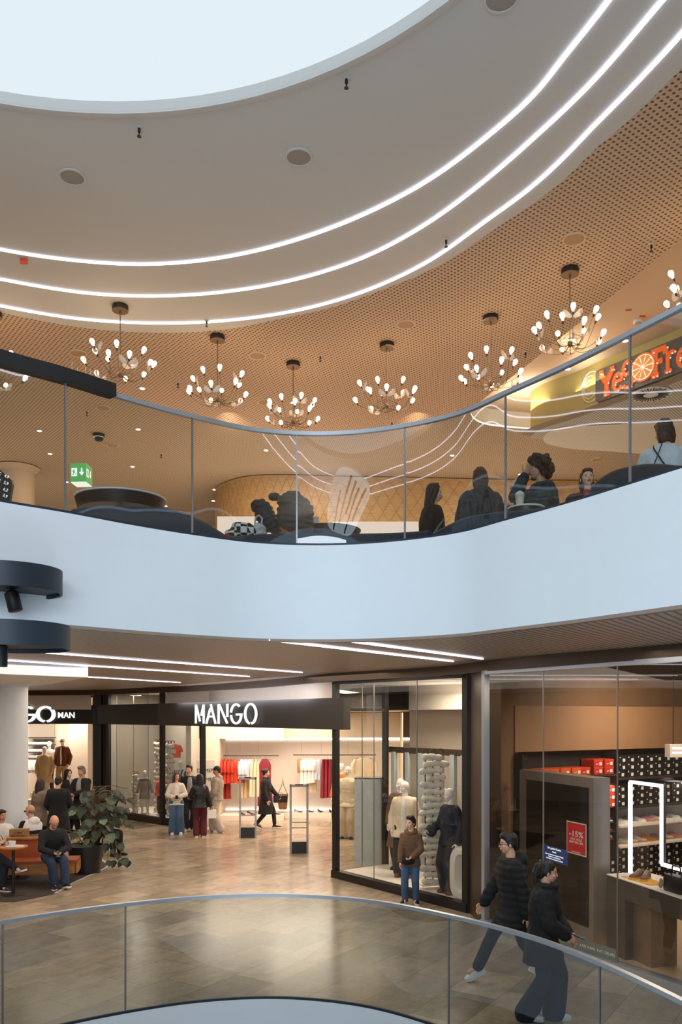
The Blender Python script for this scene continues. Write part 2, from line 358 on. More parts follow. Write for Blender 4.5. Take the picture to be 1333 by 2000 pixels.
# ================================================================ balustrades
def arc_param(curve, px, zc):                      # index on a curve whose image column is px (front side)
    best = None
    for i, p in enumerate(curve):
        if p.y < 4.5: continue
        x = CX+F*p.x/p.y; d = abs(x-px)
        if best is None or d < best[0]: best = (d, i)
    return best[1]
def dense(curve, k=4): return cat_rom(curve, k)
def balustrade(label, curve, z0, z1, joints, gm, railm, ext_l, ext_r, rail_w, rail_h):
    C = dense(curve); root = thing('glass_balustrade', label, 'balustrade', (0,0,0))
    idx = [arc_param(C, x, 0) for x in joints]
    st = idx[0]-ext_l; en = idx[-1]+ext_r; cuts = [st]+idx+[en]; n = len(C)
    for a, b2 in zip(cuts[:-1], cuts[1:]):
        pts = [C[i % n] for i in range(a, b2+1)]
        if len(pts) > 4: pts = pts[::2]+([pts[-1]] if len(pts) % 2 == 0 else [])
        m = MB(); m.wall(pts, z0, z1-.02); m.build('glass_panel', gm, root, True)
    for i in idx:
        p, q = C[i], C[i+1]; d = (q-p).normalized()
        m = MB(); m.beam(V((p.x,p.y,z0)), V((p.x,p.y,z1)), .016, .016, d); m.build('joint_strip', M('steel_grey'), root)
    pts = [C[i % n] for i in range(st, en+1)]
    m = MB(); A_ = offset(pts, rail_w/2); B_ = offset(pts, -rail_w/2)
    m.loft([[V((a.x,a.y,z1-rail_h)),V((c.x,c.y,z1-rail_h)),V((c.x,c.y,z1)),V((a.x,a.y,z1))] for a,c in zip(A_,B_)])
    m.build('handrail', railm, root, True)
    m = MB(); A_ = offset(pts, .012); B_ = offset(pts, -.012)
    m.loft([[V((a.x,a.y,z0)),V((c.x,c.y,z0)),V((c.x,c.y,z0+.025)),V((a.x,a.y,z0+.025))] for a,c in zip(A_,B_)])
    m.build('base_channel', M('navy_metal'), root)
    return root, C
UPI = gro(UP, .03)
rb, UC = balustrade('curved glass balustrade on top of the white upper gallery band', UPI, UZ1, URZ, [129,378,578,792,988,1234], M('glass_rail'), M('alu'), 40, 40, .045, .04)
i0 = arc_param(UC, 222, 0); pts = [UC[i] for i in range(i0-44, i0+1)]
m = MB(); A_ = offset(pts, .06); B_ = offset(pts, -.06)
m.loft([[V((a.x,a.y,URZ-.05)),V((c.x,c.y,URZ-.05)),V((c.x,c.y,URZ+.07)),V((a.x,a.y,URZ+.07))] for a,c in zip(A_,B_)])
m.build('black_handrail', M('rail_black'), rb, label='thick black handrail length')
balustrade('curved glass balustrade around the floor opening in the foreground', LO, LZ0, LRZ, [4,243,877,1172], M('glass_lower'), M('alu'), 40, 60, .05, .035)
# ================================================================ lower shopfronts
A, B, C_, D = V((-.137,16.6,0)), V((2.09,13.58,0)), V((2.165,12.63,0)), V((3.92,9.59,0))
A2, B2 = V((.965,17.4,0)), V((3.18,14.38,0)); E, G_, EN = V((-5.2,24.5,0)), V((-7.5,26.75,0)), V((-3.92,23.8,0))
wdir = (D-C_).normalized(); D2 = D+wdir*3.5
mat('led_white_frame', (240,244,255), .4, emit=3.2, var=0)
def on_line(a, b, px):                              # point of the ground line a-b seen at image column px
    k = (px-CX)/F; d = b-a; t = (k*a.y-a.x)/(d.x-k*d.y); return a+d*t
def zz(p, z): return V((p.x,p.y,z))
def window(name, a, b, z0, z1, base, post, joints, gm, fm, head=.08, bars=(), l=True, r=True, depth=.1):
    root = obj(name, None); struct(root); d = (b-a).normalized()
    m = MB()
    if base: m.beam(zz(a,base/2), zz(b,base/2), depth+.06, base)
    m.beam(zz(a,z1-head/2), zz(b,z1-head/2), depth, head)
    for z in bars: m.beam(zz(a,z), zz(b,z), depth*.7, .06)
    if l: m.beam(zz(a+d*post/2,0), zz(a+d*post/2,z1), depth, post, d)
    if r: m.beam(zz(b-d*post/2,0), zz(b-d*post/2,z1), depth, post, d)
    m.build('window_frame', fm, root)
    cuts = [a+d*.02]+[on_line(a,b,x) for x in joints]+[b-d*.02]
    for p, q in zip(cuts[:-1], cuts[1:]):
        m = MB(); m.wall([p,q], base, z1-head); m.build('pane', gm, root)
    for p in cuts[1:-1]:
        m = MB(); m.beam(zz(p,base), zz(p,z1-head), .014, .014, d); m.build('joint_seal', M('steel_grey'), root)
    return root
window('window_1', A, B, 0, 3.87, .145, .12, [731,815], M('glass_shop'), M('black_metal'), .05)
window('window_2', A, A2, 0, 3.87, .10, .1, [708], M('glass_shop'), M('black_metal'), .06, (3.32,), False)
window('window_3', E, G_, 0, 3.98, .2, .16, [228,261,290], M('glass_shop'), M('black_metal'), .08)
window('window_4', E, EN, 0, 3.0, .2, .1, [], M('glass_shop'), M('black_metal'), .06, (), False)
window('window_5', C_, D2, 0, 3.88, .13, .07, [1062,1207], M('glass_shop'), M('alu'), .06)
# bronze pillar between the two big windows
pl = [B+(C_-B)*.04, B+(C_-B)*.96]; inn = V((.866,.5,0))*.35
m = MB(); m.prism([pl[0],pl[1],pl[1]+inn,pl[0]+inn], 0, 4.05); q = pl[0]+(pl[1]-pl[0])*.5
struct(m.build('trim_9', M('bronze_metal')))
m = MB(); m.beam(zz(B+V((-.02,-.03,0)),0), zz(B+V((-.02,-.03,0)),4.05), .06, .05, (C_-B)); struct(m.build('trim_10', M('black_metal')))
# dark header band between shopfronts and soffit
hd = cat_rom([V((9,2.5,0)),D2+V((-.05,0,0)),D,C_,V((1.95,13.5,0)),A+V((-.1,-.15,0)),V((-2.1,20.1,0)),V((-4.2,23.1,0)),E+V((-.1,-.3,0)),V((-6.3,25.3,0)),G_+V((-.1,-.15,0)),V((-9.5,27.3,0)),V((-16.5,28.3,0))], 5, False)
m = MB(); m.thick(offset(hd,-.05) , 3.87, 4.04, .16); struct(m.build('trim_11', M('bronze_metal'), None, True))
# sign band
s0, s1, s2, s3 = V((.113,16.0,0)), V((-5.25,24.2,0)), V((-8.15,27.3,0)), V((-16.5,28.4,0))
sg = thing('shop_sign', 'long dark fascia band with white illuminated lettering over the clothing shop entrance', 'sign')
m = MB(); m.thick([s0+V((0,.05,0)),s1,s2,s3], 2.93, 3.55, .16); m.build('sign_band', M('sign_black'), sg)
def strokes(m, mx, segs, wd, dp=.015):
    for pl in segs:
        pts = [V((p[0],p[1],0)) for p in pl]
        o, q = offset(pts, wd/2), offset(pts, -wd/2)
        m.loft([[mx@V((a.x,a.y,0)),mx@V((c.x,c.y,0)),mx@V((c.x,c.y,dp)),mx@V((a.x,a.y,dp))] for a,c in zip(o,q)])
def arcp(cx, cy, rx, ry, a0, a1, n=18): return [(cx+rx*math.cos(rad(a0+(a1-a0)*i/n)), cy+ry*math.sin(rad(a0+(a1-a0)*i/n))) for i in range(n+1)]
LET = {'M': (.52, [[(.05,0),(.05,1)],[(.07,.97),(.29,.12)],[(.49,.97),(.36,.42)],[(.5,1),(.5,0)]]),
 'A': (.54, [[(.03,0),(.25,.8)],[(.27,1),(.53,0)],[(.14,.37),(.42,.37)]]),
 'N': (.54, [[(.05,0),(.05,1)],[(.08,.97),(.5,.03)],[(.5,1),(.5,.35)]]),
 'G': (.58, [arcp(.29,.5,.25,.46,50,172),arcp(.29,.5,.25,.46,188,352),[(.28,.47),(.59,.47)]]),
 'O': (.58, [arcp(.29,.5,.25,.46,-82,262,30)])}
def word(txt, origin, u, hgt, squash, label_wd=.10):
    x = 0
    for ch in txt:
        wdt, sg_ = LET[ch]; m = MB(); mx = frame(origin, u) @ Matrix.Translation((x*hgt*squash,0,.03)) @ Matrix.Diagonal((hgt*squash,hgt,1,1))
        strokes(m, mx, sg_, label_wd); m.build('letter', M('letter_white'), sg); x += wdt+.1
u = (s0-s1).normalized(); nf = V((u.y,-u.x,0))
o = on_line(s1, s0, 390)+nf*.09; wid = (on_line(s1,s0,514)-on_line(s1,s0,390)).length
word('MANGO', zz(o,3.0), u, .49, wid/(.49*3.2))
u2 = (s2-s3).normalized(); nf2 = V((u2.y,-u2.x,0))
def big(ch, px0, px1):
    p0, p1 = on_line(s3,s2,px0)+nf2*.09, on_line(s3,s2,px1)+nf2*.09; wdt, sg_ = LET[ch]; m = MB(); wd_ = (p1-p0).length
    strokes(m, frame(zz(p0,2.99), u2) @ Matrix.Translation((0,0,.03)) @ Matrix.Diagonal((wd_/wdt,.52,1,1)), sg_, .13); m.build('letter', M('letter_white'), sg)
big('G', 39, 74); big('O', 75, 111)
p = on_line(s3,s2,115)+nf2*.09
text_obj('letter', 'MAN', .27, M('letter_white'), frame(zz(p,3.13),u2), sg, .01, .004, 'LEFT')
# cream wall above the band, jambs
m = MB(); m.wall([A+V((0,.05,0)),EN+V((.1,.3,0)),E+V((.05,.05,0))], 3.3, 4.05); struct(m.build('wall_front', M('cream_wall')))
m = MB(); m.wall([G_+V((-.6,.3,0)),V((-16.5,28.8,0))], 3.4, 4.05); struct(m.build('wall_front', M('cream_wall')))
m = MB(); m.beam(zz(G_+V((-.35,.28,0)),0), zz(G_+V((-.35,.28,0)),4.0), .2, .2, (1,0,0)); struct(m.build('trim_12', M('black_metal')))
m = MB(); m.beam(zz(EN,0), zz(EN,3.3), .12, .12, (1,0,0)); struct(m.build('trim_13', M('black_metal')))
# ---- clothing shop interior
room = [EN+V((.1,.25,0)),A+V((.05,.12,0)),A2,B2,V((8,18,0)),V((8,27,0)),V((-4.35,27,0)),V((-4.35,24.2,0))]
struct(flat_obj('ceiling', [room], 3.32, M('white_wall'), False))
m = MB(); m.box((-4.4,26.9,0),(8,27.05,3.5)); struct(m.build('wall_back', M('white_wall')))
m = MB(); m.box((-4.5,24.2,0),(-4.35,27,3.5)); struct(m.build('wall_left', M('grey_wall')))
m = MB(); m.box((-4.3,25.55,2.5),(-1.75,26.9,3.3)); m.box((-4.35,25.5,0),(-3.72,26.9,2.5)); m.box((-1.75,26.2,2.52),(3.4,26.9,3.3)); struct(m.build('wall_inner', M('cream_wall')))
m = MB(); m.box((-3.7,25.45,0),(-1.75,26.9,.16)); m.box((-1.75,26.1,0),(4,26.9,.16)); struct(m.build('trim_14', M('white_wall')))
m = MB(); m.box((-4.2,25.52,.0),(-3.98,25.58,2.3)); struct(m.build('trim_15', M('grey_wall')))
m = MB(); m.box((-3.7,26.86,2.43),(-1.75,26.895,2.48)); m.box((-1.7,26.86,2.43),(3.4,26.895,2.48)); m.box((-3.7,26.85,.17),(3.4,26.895,.2)); struct(m.build('trim_16', M('led_warm')))
m = MB(); m.wall([V((1.6,21.5,0)),V((1.9,26.9,0))],0,3.3); m.wall([V((2.2,19.0,0)),V((4.0,17.2,0))], 0, 3.4); struct(m.build('wall_right', M('cream_wall')))
# window box of the right hand display
n1 = V((.8,.59,0)); plat = [A+n1*.05+V((.1,0,0)),A2+V((-.03,-.05,0)),B2,B+n1*.05]
m = MB(); m.prism(plat, .0, .12); struct(m.build('floor_display', M('white_wall')))
def railw(a, b, z): return [zz(a,z), zz(b,z)]
m = MB(); q0, q1 = A2+V((.08,0,0)), B2
m.beam(zz(q0,2.5), zz(q1,2.5), .12, .12); struct(m.build('trim_17', M('bronze_metal')))
mat('pale_blue', (178,192,196), .5, var=.04)
m = MB()
for px, wd in ((770,.1),(797,.09),(828,.26),(862,.1),(886,.12),(906,.08)):
    p = on_line(A2, B2, px); m.beam(zz(p,.12), zz(p,2.46), .08, wd, (B2-A2))
struct(m.build('trim_18', M('pale_blue')))
m = MB(); m.wall([A2+n1*.6, B2+n1*.6], 0, 2.5); struct(m.build('wall_partition', M('cream_wall')))
m = MB(); m.wall([A2+n1*.6, B2+n1*.6], 3.3, 3.9); struct(m.build('wall_partition', M('grey_wall')))
m = MB(); m.wall([A2+n1*.62, B2+n1*.62], 2.5, 3.31); struct(m.build('wall_partition', M('cream_wall')))
struct(flat_obj('ceiling', [[A+n1*.08+V((.12,0,0)),A2+V((-.06,-.06,0)),A2+n1*.6,B2+n1*.6,B+n1*.08]], 3.83, M('grey_wall'), False))
# kids' window
nk = V((.70,.715,0)); m = MB(); m.wall([V((-4.5,25.7,0)),E+nk*1.9+V((-.65,.1,0)),G_+nk*1.9], 0, 3.9); m.wall([G_+nk*.1,G_+nk*1.9], 0, 3.9); struct(m.build('wall_partition', mat('kids_wall', (150,144,136), .6, var=.03)))
m = MB(); m.prism([E+nk*.06,V((-4.55,25.0,0)),V((-4.5,25.7,0)),E+nk*1.9+V((-.65,.1,0)),G_+nk*1.9,G_+nk*.06], 0, .17); struct(m.build('floor_display', M('white_wall')))
struct(flat_obj('ceiling', [[E+V((.02,.02,0)),V((-4.5,25.7,0)),E+nk*1.9+V((-.65,.1,0)),G_+nk*1.9,G_+V((.02,.02,0))]], 3.9, M('white_wall'), False))
# menswear shop interior
m = MB(); m.box((-16,32,0),(-7.6,32.2,3.9)); m.box((-9.9,30.3,0),(-9.2,31.99,3.2)); struct(m.build('wall_back', M('white_wall')))
m = MB(); m.wall([G_+V((-.6,.45,0)),V((-7.7,31.99,0))], 0, 3.9); struct(m.build('wall_right', M('white_wall')))
struct(flat_obj('ceiling', [rect(-16,28.95,-7.8,31.98)], 3.45, M('white_wall'), False))
# ---- shoe shop
u2_ = V((.866,.5,0)); n2_ = V((.5,-.866,0)); O2 = V((3.07,14.34,0))
def W2(t, z, off=0): p = O2+u2_*t+n2_*off; return V((p.x,p.y,z))
m = MB(); m.wall([C_+V((.03,.02,0)), O2], 0, 3.95); struct(m.build('wall_left', M('brown_wall')))
m = MB(); m.wall([O2, O2+u2_*9], 0, 3.95); struct(m.build('wall_back', M('brown_wall')))
m = MB(); m.beam(W2(-.3,2.98,.1), W2(8,2.98,.1), .25, .78); struct(m.build('wall_back', mat('tan_wall', (150,114,82), .7, var=.06)))
struct(flat_obj('ceiling', [[C_+V((.05,0,0)),O2,O2+u2_*9,D2+u2_*7,D2+u2_*.05]], 3.9, M('dark_void'), False))
mat('pale_wood', (206,178,146), .3, var=.1, scale=2)
struct(flat_obj('floor', [[C_+V((.09,.05,0)),O2,O2+u2_*9,D2+u2_*7,D2+u2_*.1]], .012, M('pale_wood')))
# ---- left column with lowered plate
cc = V((-6.87,17.5,0))
m = MB(); m.lathe([(.285,0),(.285,3.84)], cc, 40); struct(m.build('column', M('white_paint'), None, True))
pt = [G(172,1323,3.83),G(100,1336,3.83),G(40,1342,3.83),G(-120,1342,3.83),G(-300,1300,3.83),G(-80,1312,3.83),G(30,1317.5,3.83),G(120,1321,3.83)]
m = MB(); m.prism(pt, 3.83, 4.035); struct(m.build('trim_19', M('white_paint')))
# ---- soffit light lines
for (a, b_, lb) in (((80,1272),(590,1312),'longest white light line in the lower soffit, starting behind the black drum lamp'),((-60,1283),(487,1320),'white light line in the lower soffit passing just below the longest line'),((173,1321),(352,1332),'short white light line in the lower soffit starting at the plate on the round column'),
        ((524,1247.5),(885,1290),'white light line in the lower soffit ending above the bronze pillar on its left'),((690,1251),(943,1285),'white light line in the lower soffit ending right over the bronze pillar')):
    p, q = G(a[0],a[1],4.03), G(b_[0],b_[1],4.03); m = MB(); m.beam(zz(p,4.014), zz(q,4.014), .04, .012)
    m.build('soffit_light_line', M('led'), None, label=lb, cat='light strip', group='soffit light lines')
# shop lighting
for x, y, e in ((-2.2,24.6,260),(.2,21.6,190)): lamp('AREA', 'shop_light', (x,y,3.28), e, (255,232,208), 4.0, (x,y,0), 2.6)
lamp('AREA', 'shop_light', (1.75,15.8,3.78), 110, (255,236,214), 1.2, (1.5,15.4,0)); lamp('AREA', 'shop_light', (-6.05,25.85,3.84), 130, (255,240,222), 1.0, (-6.0,26.0,0))
for x in (-12.5,-10.0): lamp('AREA', 'shop_light', (x,30.2,3.4), 150, (255,232,206), 1.6, (x,30.6,0))
lamp('AREA', 'band_fill', (-2.75,19.95,3.62), 32, (240,242,255), .12, (-1.6,20.6,3.75), 6.5); bpy.data.objects['band_fill'].rotation_euler = frame((0,0,0), (s0-s1)).to_3x3().to_euler(); bpy.data.objects['band_fill'].data.size = 7; bpy.data.objects['band_fill'].data.size_y = .1  # lamp added on the band to brighten the cream wall above it
lamp('AREA', 'shop_light', (5.5,13.9,3.8), 110, (255,232,208), 1.2, W2(2.9,1.4)); lamp('AREA', 'shop_light', (4.6,11.9,3.8), 60, (255,226,196), .8, (4.5,11.6,0))
for t in (1.2, 3.2): lamp('AREA', 'shelf_light', W2(t+.6,1.98,.25), 6, (255,240,224), .25, W2(t+.6,1.2,.1), 1.2)
# ================================================================ upper level: chandeliers
mat('chain_metal', (120,100,82), .35, metal=.6); mat('canopy_black', (34,28,24), .5); mat('canopy_face', (120,96,72), .5, metal=.3); mat('feather', (206,196,184), .7); mat('socket_dark', (60,44,34), .4)
def chandelier(label, loc, rz, first=None):
    if first:
        c = copy_tree(first); c.location = loc; c.rotation_euler.z = rz; c['label'] = label; return c
    r = thing('chandelier', label, 'chandelier', loc, rz, 'chandeliers hanging along the gallery')
    m = MB(); m.lathe([(.11,0),(.115,-.015),(.115,-.075)], n=28); m.m = 1; m.lathe([(.115,-.075),(.114,-.08),(.02,-.081)], n=28)
    m.build('ceiling_canopy', [M('canopy_black'),M('canopy_face')], r, True)
    m = MB(); m.tube([(0,0,-.07),(0,0,-.98)], .007, 8); m.tube([(0,0,-.08),(0,0,-.13)], .013, 8); m.build('rod', M('chain_metal'), r)
    m = MB(); m.ell((0,0,-.99), (.035,.035,.045), 12, 8); m.build('hub', M('chain_metal'), r, True)
    rnd = random.Random(5); k = 14
    for i in range(k):
        a = 2*math.pi*i/k+rnd.uniform(-.15,.15); up = i % 2; R = (.42,.36)[up]+rnd.uniform(-.05,.05); z = (-.90,-.72)[up]+rnd.uniform(-.04,.05)
        d = V((math.cos(a),math.sin(a),0)); s = V((-d.y,d.x,0)); sw = rnd.uniform(-.09,.09)
        ctl = [V((0,0,-.99)), d*.1+s*sw*.5+V((0,0,-1.05)), d*R*.55+s*sw+V((0,0,-1.04)), d*R*.82+s*sw*.4+V((0,0,(z-1.04)/2-.02)), d*R+V((0,0,z-.045))]
        m = MB(); m.tube(cat_rom(ctl, 5, False), .0035, 5); ar = m.build('arm', M('chain_metal'), r, True)
        t = (d*.5+V((0,0,1))).normalized(); q = t.to_track_quat('Z','Y').to_matrix().to_4x4(); q.translation = d*R+V((0,0,z-.045))
        m = MB(); m.lathe([(.010,-.005),(.013,0),(.013,.03),(.010,.034)], n=10); m.v = [q@p for p in m.v]; m.build('socket', M('socket_dark'), ar, True)
        m = MB(); m.lathe([(.011,.03),(.014,.045),(.027,.07),(.0335,.095),(.031,.115),(.02,.13),(.006,.136)], n=14); m.v = [q@p for p in m.v]; m.build('light_bulb', M('bulb_glow'), ar, True)
        if i % 3 == 0:
            m = MB()
            for sd in (-1,1):
                bp = d*R*.9+V((0,0,z-.06)); m.loft([[bp, bp+s*sd*.02+V((0,0,.01)), bp+s*sd*.03+V((0,0,-.02))],[bp+s*sd*.05+d*.02+V((0,0,.05)), bp+s*sd*.09+V((0,0,.06)), bp+s*sd*.1+V((0,0,.0))],[bp+s*sd*.08+V((0,0,.09)), bp+s*sd*.12+V((0,0,.1)), bp+s*sd*.13+V((0,0,.05))]])
            m.build('feather_wing', M('feather'), ar, True)
    m = MB(); rnd = random.Random(2)
    for i in range(9):
        a = i*.7; pts = [V((math.cos(a+k*1.1)*(.1+.02*k), math.sin(a+k*1.1)*(.1+.02*k), -1.0-.05*math.sin(k*1.4)+rnd.uniform(-.03,.03))) for k in range(5)]
        m.tube(cat_rom(pts, 4, False), .0025, 4)
    m.build('wire_tangle', M('chain_metal'), r, True); return r
CHS = [(235,597,'chandelier hanging above the right end of the black handrail'),(425,656,'chandelier second from the black handrail, left of the lowest one'),(573,708,'chandelier hanging lowest and farthest, over the middle of the glass balustrade'),
 (756,671,'chandelier next to the right of the lowest, farthest chandelier'),(959,618,'chandelier hanging just left of the tip of the lit ceiling recess'),(1114,525,'large chandelier hanging in front of the lit ceiling recess, left of the orange sign'),
 (-12,610,'chandelier cut off by the left edge above the black handrail'),(1374,425,'chandelier cut off by the right edge above the orange sign')]
first = None
for i, (x, y, lb) in enumerate(CHS):
    p = G(x, y, CH); c = chandelier(lb, p, i*1.9, first); first = first or c
    lamp('POINT', 'chandelier_light', p+V((0,0,-.78)), 5, (255,206,150), .3)
# ---- ceiling fittings
mat('speaker_grille', (150,142,134), .6, bump=.3, bscale=300); mat('speaker_tan', (168,136,104), .6, bump=.3, bscale=300)
def speaker(px, py, lb, m_, z=CH, r=.125):
    p = G(px,py,z); t = thing('ceiling_speaker', lb, 'speaker', p, 0, 'round ceiling speakers')
    m = MB(); m.lathe([(r+.022,0),(r+.02,-.012),(r,-.014),(r-.002,-.006)], n=32); m.build('rim', M('ceiling_paint') if m_ == 'speaker_grille' else M('beige_ceiling'), t, True)
    m = MB(); m.lathe([(r-.001,-.002),(r-.001,-.008),(.02,-.012)], n=32); m.build('grille', M(m_), t, True)
for a in ((584,306,'round grey speaker in the smooth ceiling, nearer the middle','speaker_grille'),(141,345,'round grey speaker in the smooth ceiling towards the left edge','speaker_grille'),
  (1122,466,'round tan speaker in the dotted ceiling above the largest chandelier','speaker_tan'),(793,633,'round tan speaker in the dotted ceiling between two right chandeliers','speaker_tan'),
  (503,694,'round tan speaker in the dotted ceiling just left of the lowest chandelier','speaker_tan'),(153,690,'round tan speaker in the dotted ceiling left of the leftmost full chandelier','speaker_tan'),
  (518,785,'round tan speaker between the second chandelier and the lowest chandelier','speaker_tan'),(202,796,'round tan speaker seen through the glass under the black handrail','speaker_tan'),(980,-4,'round grey speaker at the very top edge of the ceiling','speaker_grille'),
  (220,869,'small tan speaker just right of the black dome camera','speaker_tan'),(1168,897,'flat tan speaker beneath the white oval soffit','speaker_tan')): speaker(*a)
def sprinkler(px, py, lb, z=CH):
    p = G(px,py,z); t = thing('sprinkler', lb, 'sprinkler', p, 0, 'ceiling sprinklers')
    m = MB(); m.lathe([(.035,.012),(.035,0),(.032,-.008),(.014,-.01)], n=14); m.build('cover_ring', M('ceiling_paint'), t, True)
    m = MB(); m.lathe([(.014,-.008),(.014,-.05),(.006,-.055),(.006,-.085),(.022,-.088),(.022,-.093)], n=10); m.build('spray_head', M('black_metal'), t, True)
for a in ((677,153,'black sprinkler head on the smooth ceiling close to the round skylight, right of middle'),(272,249,'black sprinkler head on the smooth ceiling below the round skylight, left of middle'),(872,468,'sprinkler head right beside the outer curved light line'),
  (404,626,'tiny sprinkler head on the outer light line, left half'),(1273,477,'dark sprinkler head at the right edge of the dotted ceiling'),(626,695,'dark sprinkler head between the lowest chandelier and its right neighbour'),(1027,687,'dark sprinkler head between the two largest chandeliers'),
  (348,747,'dark sprinkler head just left of the second chandelier'),(170,803,'dark sprinkler head seen through glass left of the camera dome'),(315,886,'dark sprinkler head seen through glass right of the exit sign'),(766,824,'dark sprinkler head just above the balustrade rail, right of centre')): sprinkler(*a)
def downlight(px, py, lb, z=CH, r=.06):
    p = G(px,py,z); t = thing('downlight', lb, 'downlight', p, 0, 'small recessed ceiling spotlights')
    m = MB(); m.lathe([(r+.015,0),(r+.014,-.008),(r,-.01)], n=20); m.build('trim_ring', M('ceiling_paint'), t, True)
    m = MB(); m.lathe([(r,-.004),(r,-.009),(.01,-.012)], n=20); m.build('lens', M('spot_glow'), t, True)
DL = [(278,758,'just above the rail, right of the black handrail end'),(77,841,'left of the glass joint below the black handrail'),(270,838,'right of the black dome camera'),(98,886,'above and left of the exit sign'),(259,911,'right of the green exit sign'),
 (130,941,'on the glass joint beside the exit sign'),(177,956,'directly below the exit sign'),(212,966,'below and right of the exit sign'),(443,827,'at the rail below the second chandelier'),(485,937,'over the left end of the woven wood canopy'),
 (419,956,'left of the woven wood canopy, upper one'),(318,974,'just above the round dark table'),(324,988,'beside the round dark table'),(573,786,'behind the lowest chandelier'),(570,937,'over the middle of the wood canopy'),
 (884,889,'left of the glass reflections at the hidden beam'),(766,836,'just under the rail right of centre'),(1017,926,'above the person in the beige beanie'),(417,978,'left of the wood canopy, lower one'),(63,989,'next to the pale upper column'),
 (520,879,'in the dotted ceiling behind the lowest chandelier')]
for x, y, d in DL: downlight(x, y, 'small glowing ceiling spotlight '+d)
for x, y, d in ((1110,720,'in the recess beneath the largest chandelier'),(1222,665,'in the recess above the end of the orange sign'),(1316,560,'in the recess at the right edge'),(1118,664,'in the recess behind the largest chandelier')): downlight(x, y, 'round glowing spotlight '+d, CH+.34, .07)
p = G(193,848,CH); t = thing('dome_camera', 'black dome security camera hanging under the dotted ceiling', 'camera', p)
m = MB(); m.lathe([(.12,0),(.12,-.05),(.1,-.06)], n=28); m.build('mount', M('black_metal'), t, True)
m = MB(); m.lathe([(.105,-.06),(.105,-.08)], n=28); m.build('ring', M('white_paint'), t, True)
m = MB(); m.lathe([(.1,-.08),(.095,-.115),(.06,-.145),(.01,-.155)], n=28); m.build('dome', M('rail_black'), t, True)
# red fire tags, smoke detector
mat('red_tag', (196,60,34), .5)
for x, y, z, lb in ((46,505,CH,'small red tag hanging from the smooth ceiling by the left edge'),(1228,605,CH+.34,'small flat red tag on the lit recess ceiling'),(1255,617,CH+.34,'long flat red tag on the recess ceiling near the detector')):
    p = G(x,y,z); m = MB(); m.box((-.04,-.01,-.07 if x < 100 else -.012),(.05,.01,.004)); m.build('red_tag', M('red_tag'), None, loc=p, label=lb, cat='tag')
p = G(1247,626,CH+.34); t = thing('smoke_detector', 'white round smoke detector on the recess ceiling above the rail', 'detector', p)
m = MB(); m.lathe([(.07,0),(.07,-.03),(.05,-.04)], n=20); m.build('base', M('white_paint'), t, True); m = MB(); m.lathe([(.052,-.04),(.05,-.06),(.02,-.07)], n=20); m.build('sensor', M('grey_wall'), t, True)
# coffer cove lighting
m = MB(); q = COF[:34]; A_ = [p+V((.02,-.02,0)) for p in q]
tipc = [p for p in COF if p.y > 13.5][:60]
m.wall(tipc, CH+.0, CH+.03); m.build('cove_light', M('led_warm'), None, label='bright light strip along the rounded tip of the ceiling recess', cat='light strip')
for x, y in ((4.6,14.8),(6.2,11.6),(3.6,15.9)): lamp('AREA', 'cove_lamp', (x,y,CH-.02), 16, (255,238,214), .7, (x,y,CH+1))
# ---- exit sign cube
mat('exit_green', (88,170,96), .5, emit=.55, var=.02); mat('exit_white', (244,250,244), .5, emit=.9, var=0)
c0 = P(137.5,941,13.6); R_ = frame(c0, (1,-.06,0)); t = obj('exit_sign', None, None, None, 0, 'green cube exit sign hanging on four thin wires', None, 'sign'); t.matrix_world = R_
w_, h_ = .26, .30
m = MB(); m.box((0,0,-w_*1.1),(w_,h_,0)); m.build('cube_body', M('exit_green'), t)
m = MB(); m.box((.005,-.012,-w_*1.1+.005),(w_-.005,0,-.005)); m.build('bottom_plate', M('exit_white'), t)
m = MB()
for x in (.02,w_-.02):
    for z in (-.02,-w_*1.1+.02): m.tube([(x,h_,z),(x,h_+CH-c0.z-.42,z)], .002, 5)
m.build('wire', M('steel_grey'), t)
def plate(lst, mx, par, mt, nm, th=.004):
    m = MB()
    for pl in lst: m.prism(pl, 0, th)
    m.v = [mx@p for p in m.v]; return m.build(nm, M(mt), par)
pict = [[(.02,.09),(.11,.09),(.11,.22),(.02,.22)]]
man = [[(.055,.19),(.07,.19),(.07,.205),(.055,.205)],[(.045,.15),(.075,.15),(.078,.185),(.05,.185)],[(.04,.105),(.05,.1),(.065,.15),(.052,.155)],[(.07,.15),(.08,.13),(.095,.115),(.1,.12),(.088,.135),(.078,.155)],[(.03,.165),(.05,.175),(.05,.185),(.028,.172)]]
arrow = [[(.178,.14),(.2,.14),(.2,.22),(.178,.22)],[(.15,.15),(.189,.1),(.228,.15),(.212,.16),(.189,.128),(.166,.16)]]
plate(pict+arrow, Matrix.Translation((0,0,.001)), t, 'exit_white', 'pictogram'); plate(man, Matrix.Translation((0,0,.006)), t, 'exit_green', 'running_figure')
side = Matrix.Translation((w_+.001,0,0)) @ Matrix.Rotation(rad(90),4,'Y'); plate(pict+arrow, side, t, 'exit_white', 'pictogram'); plate(man, Matrix.Translation((.005,0,0))@side, t, 'exit_green', 'running_figure')
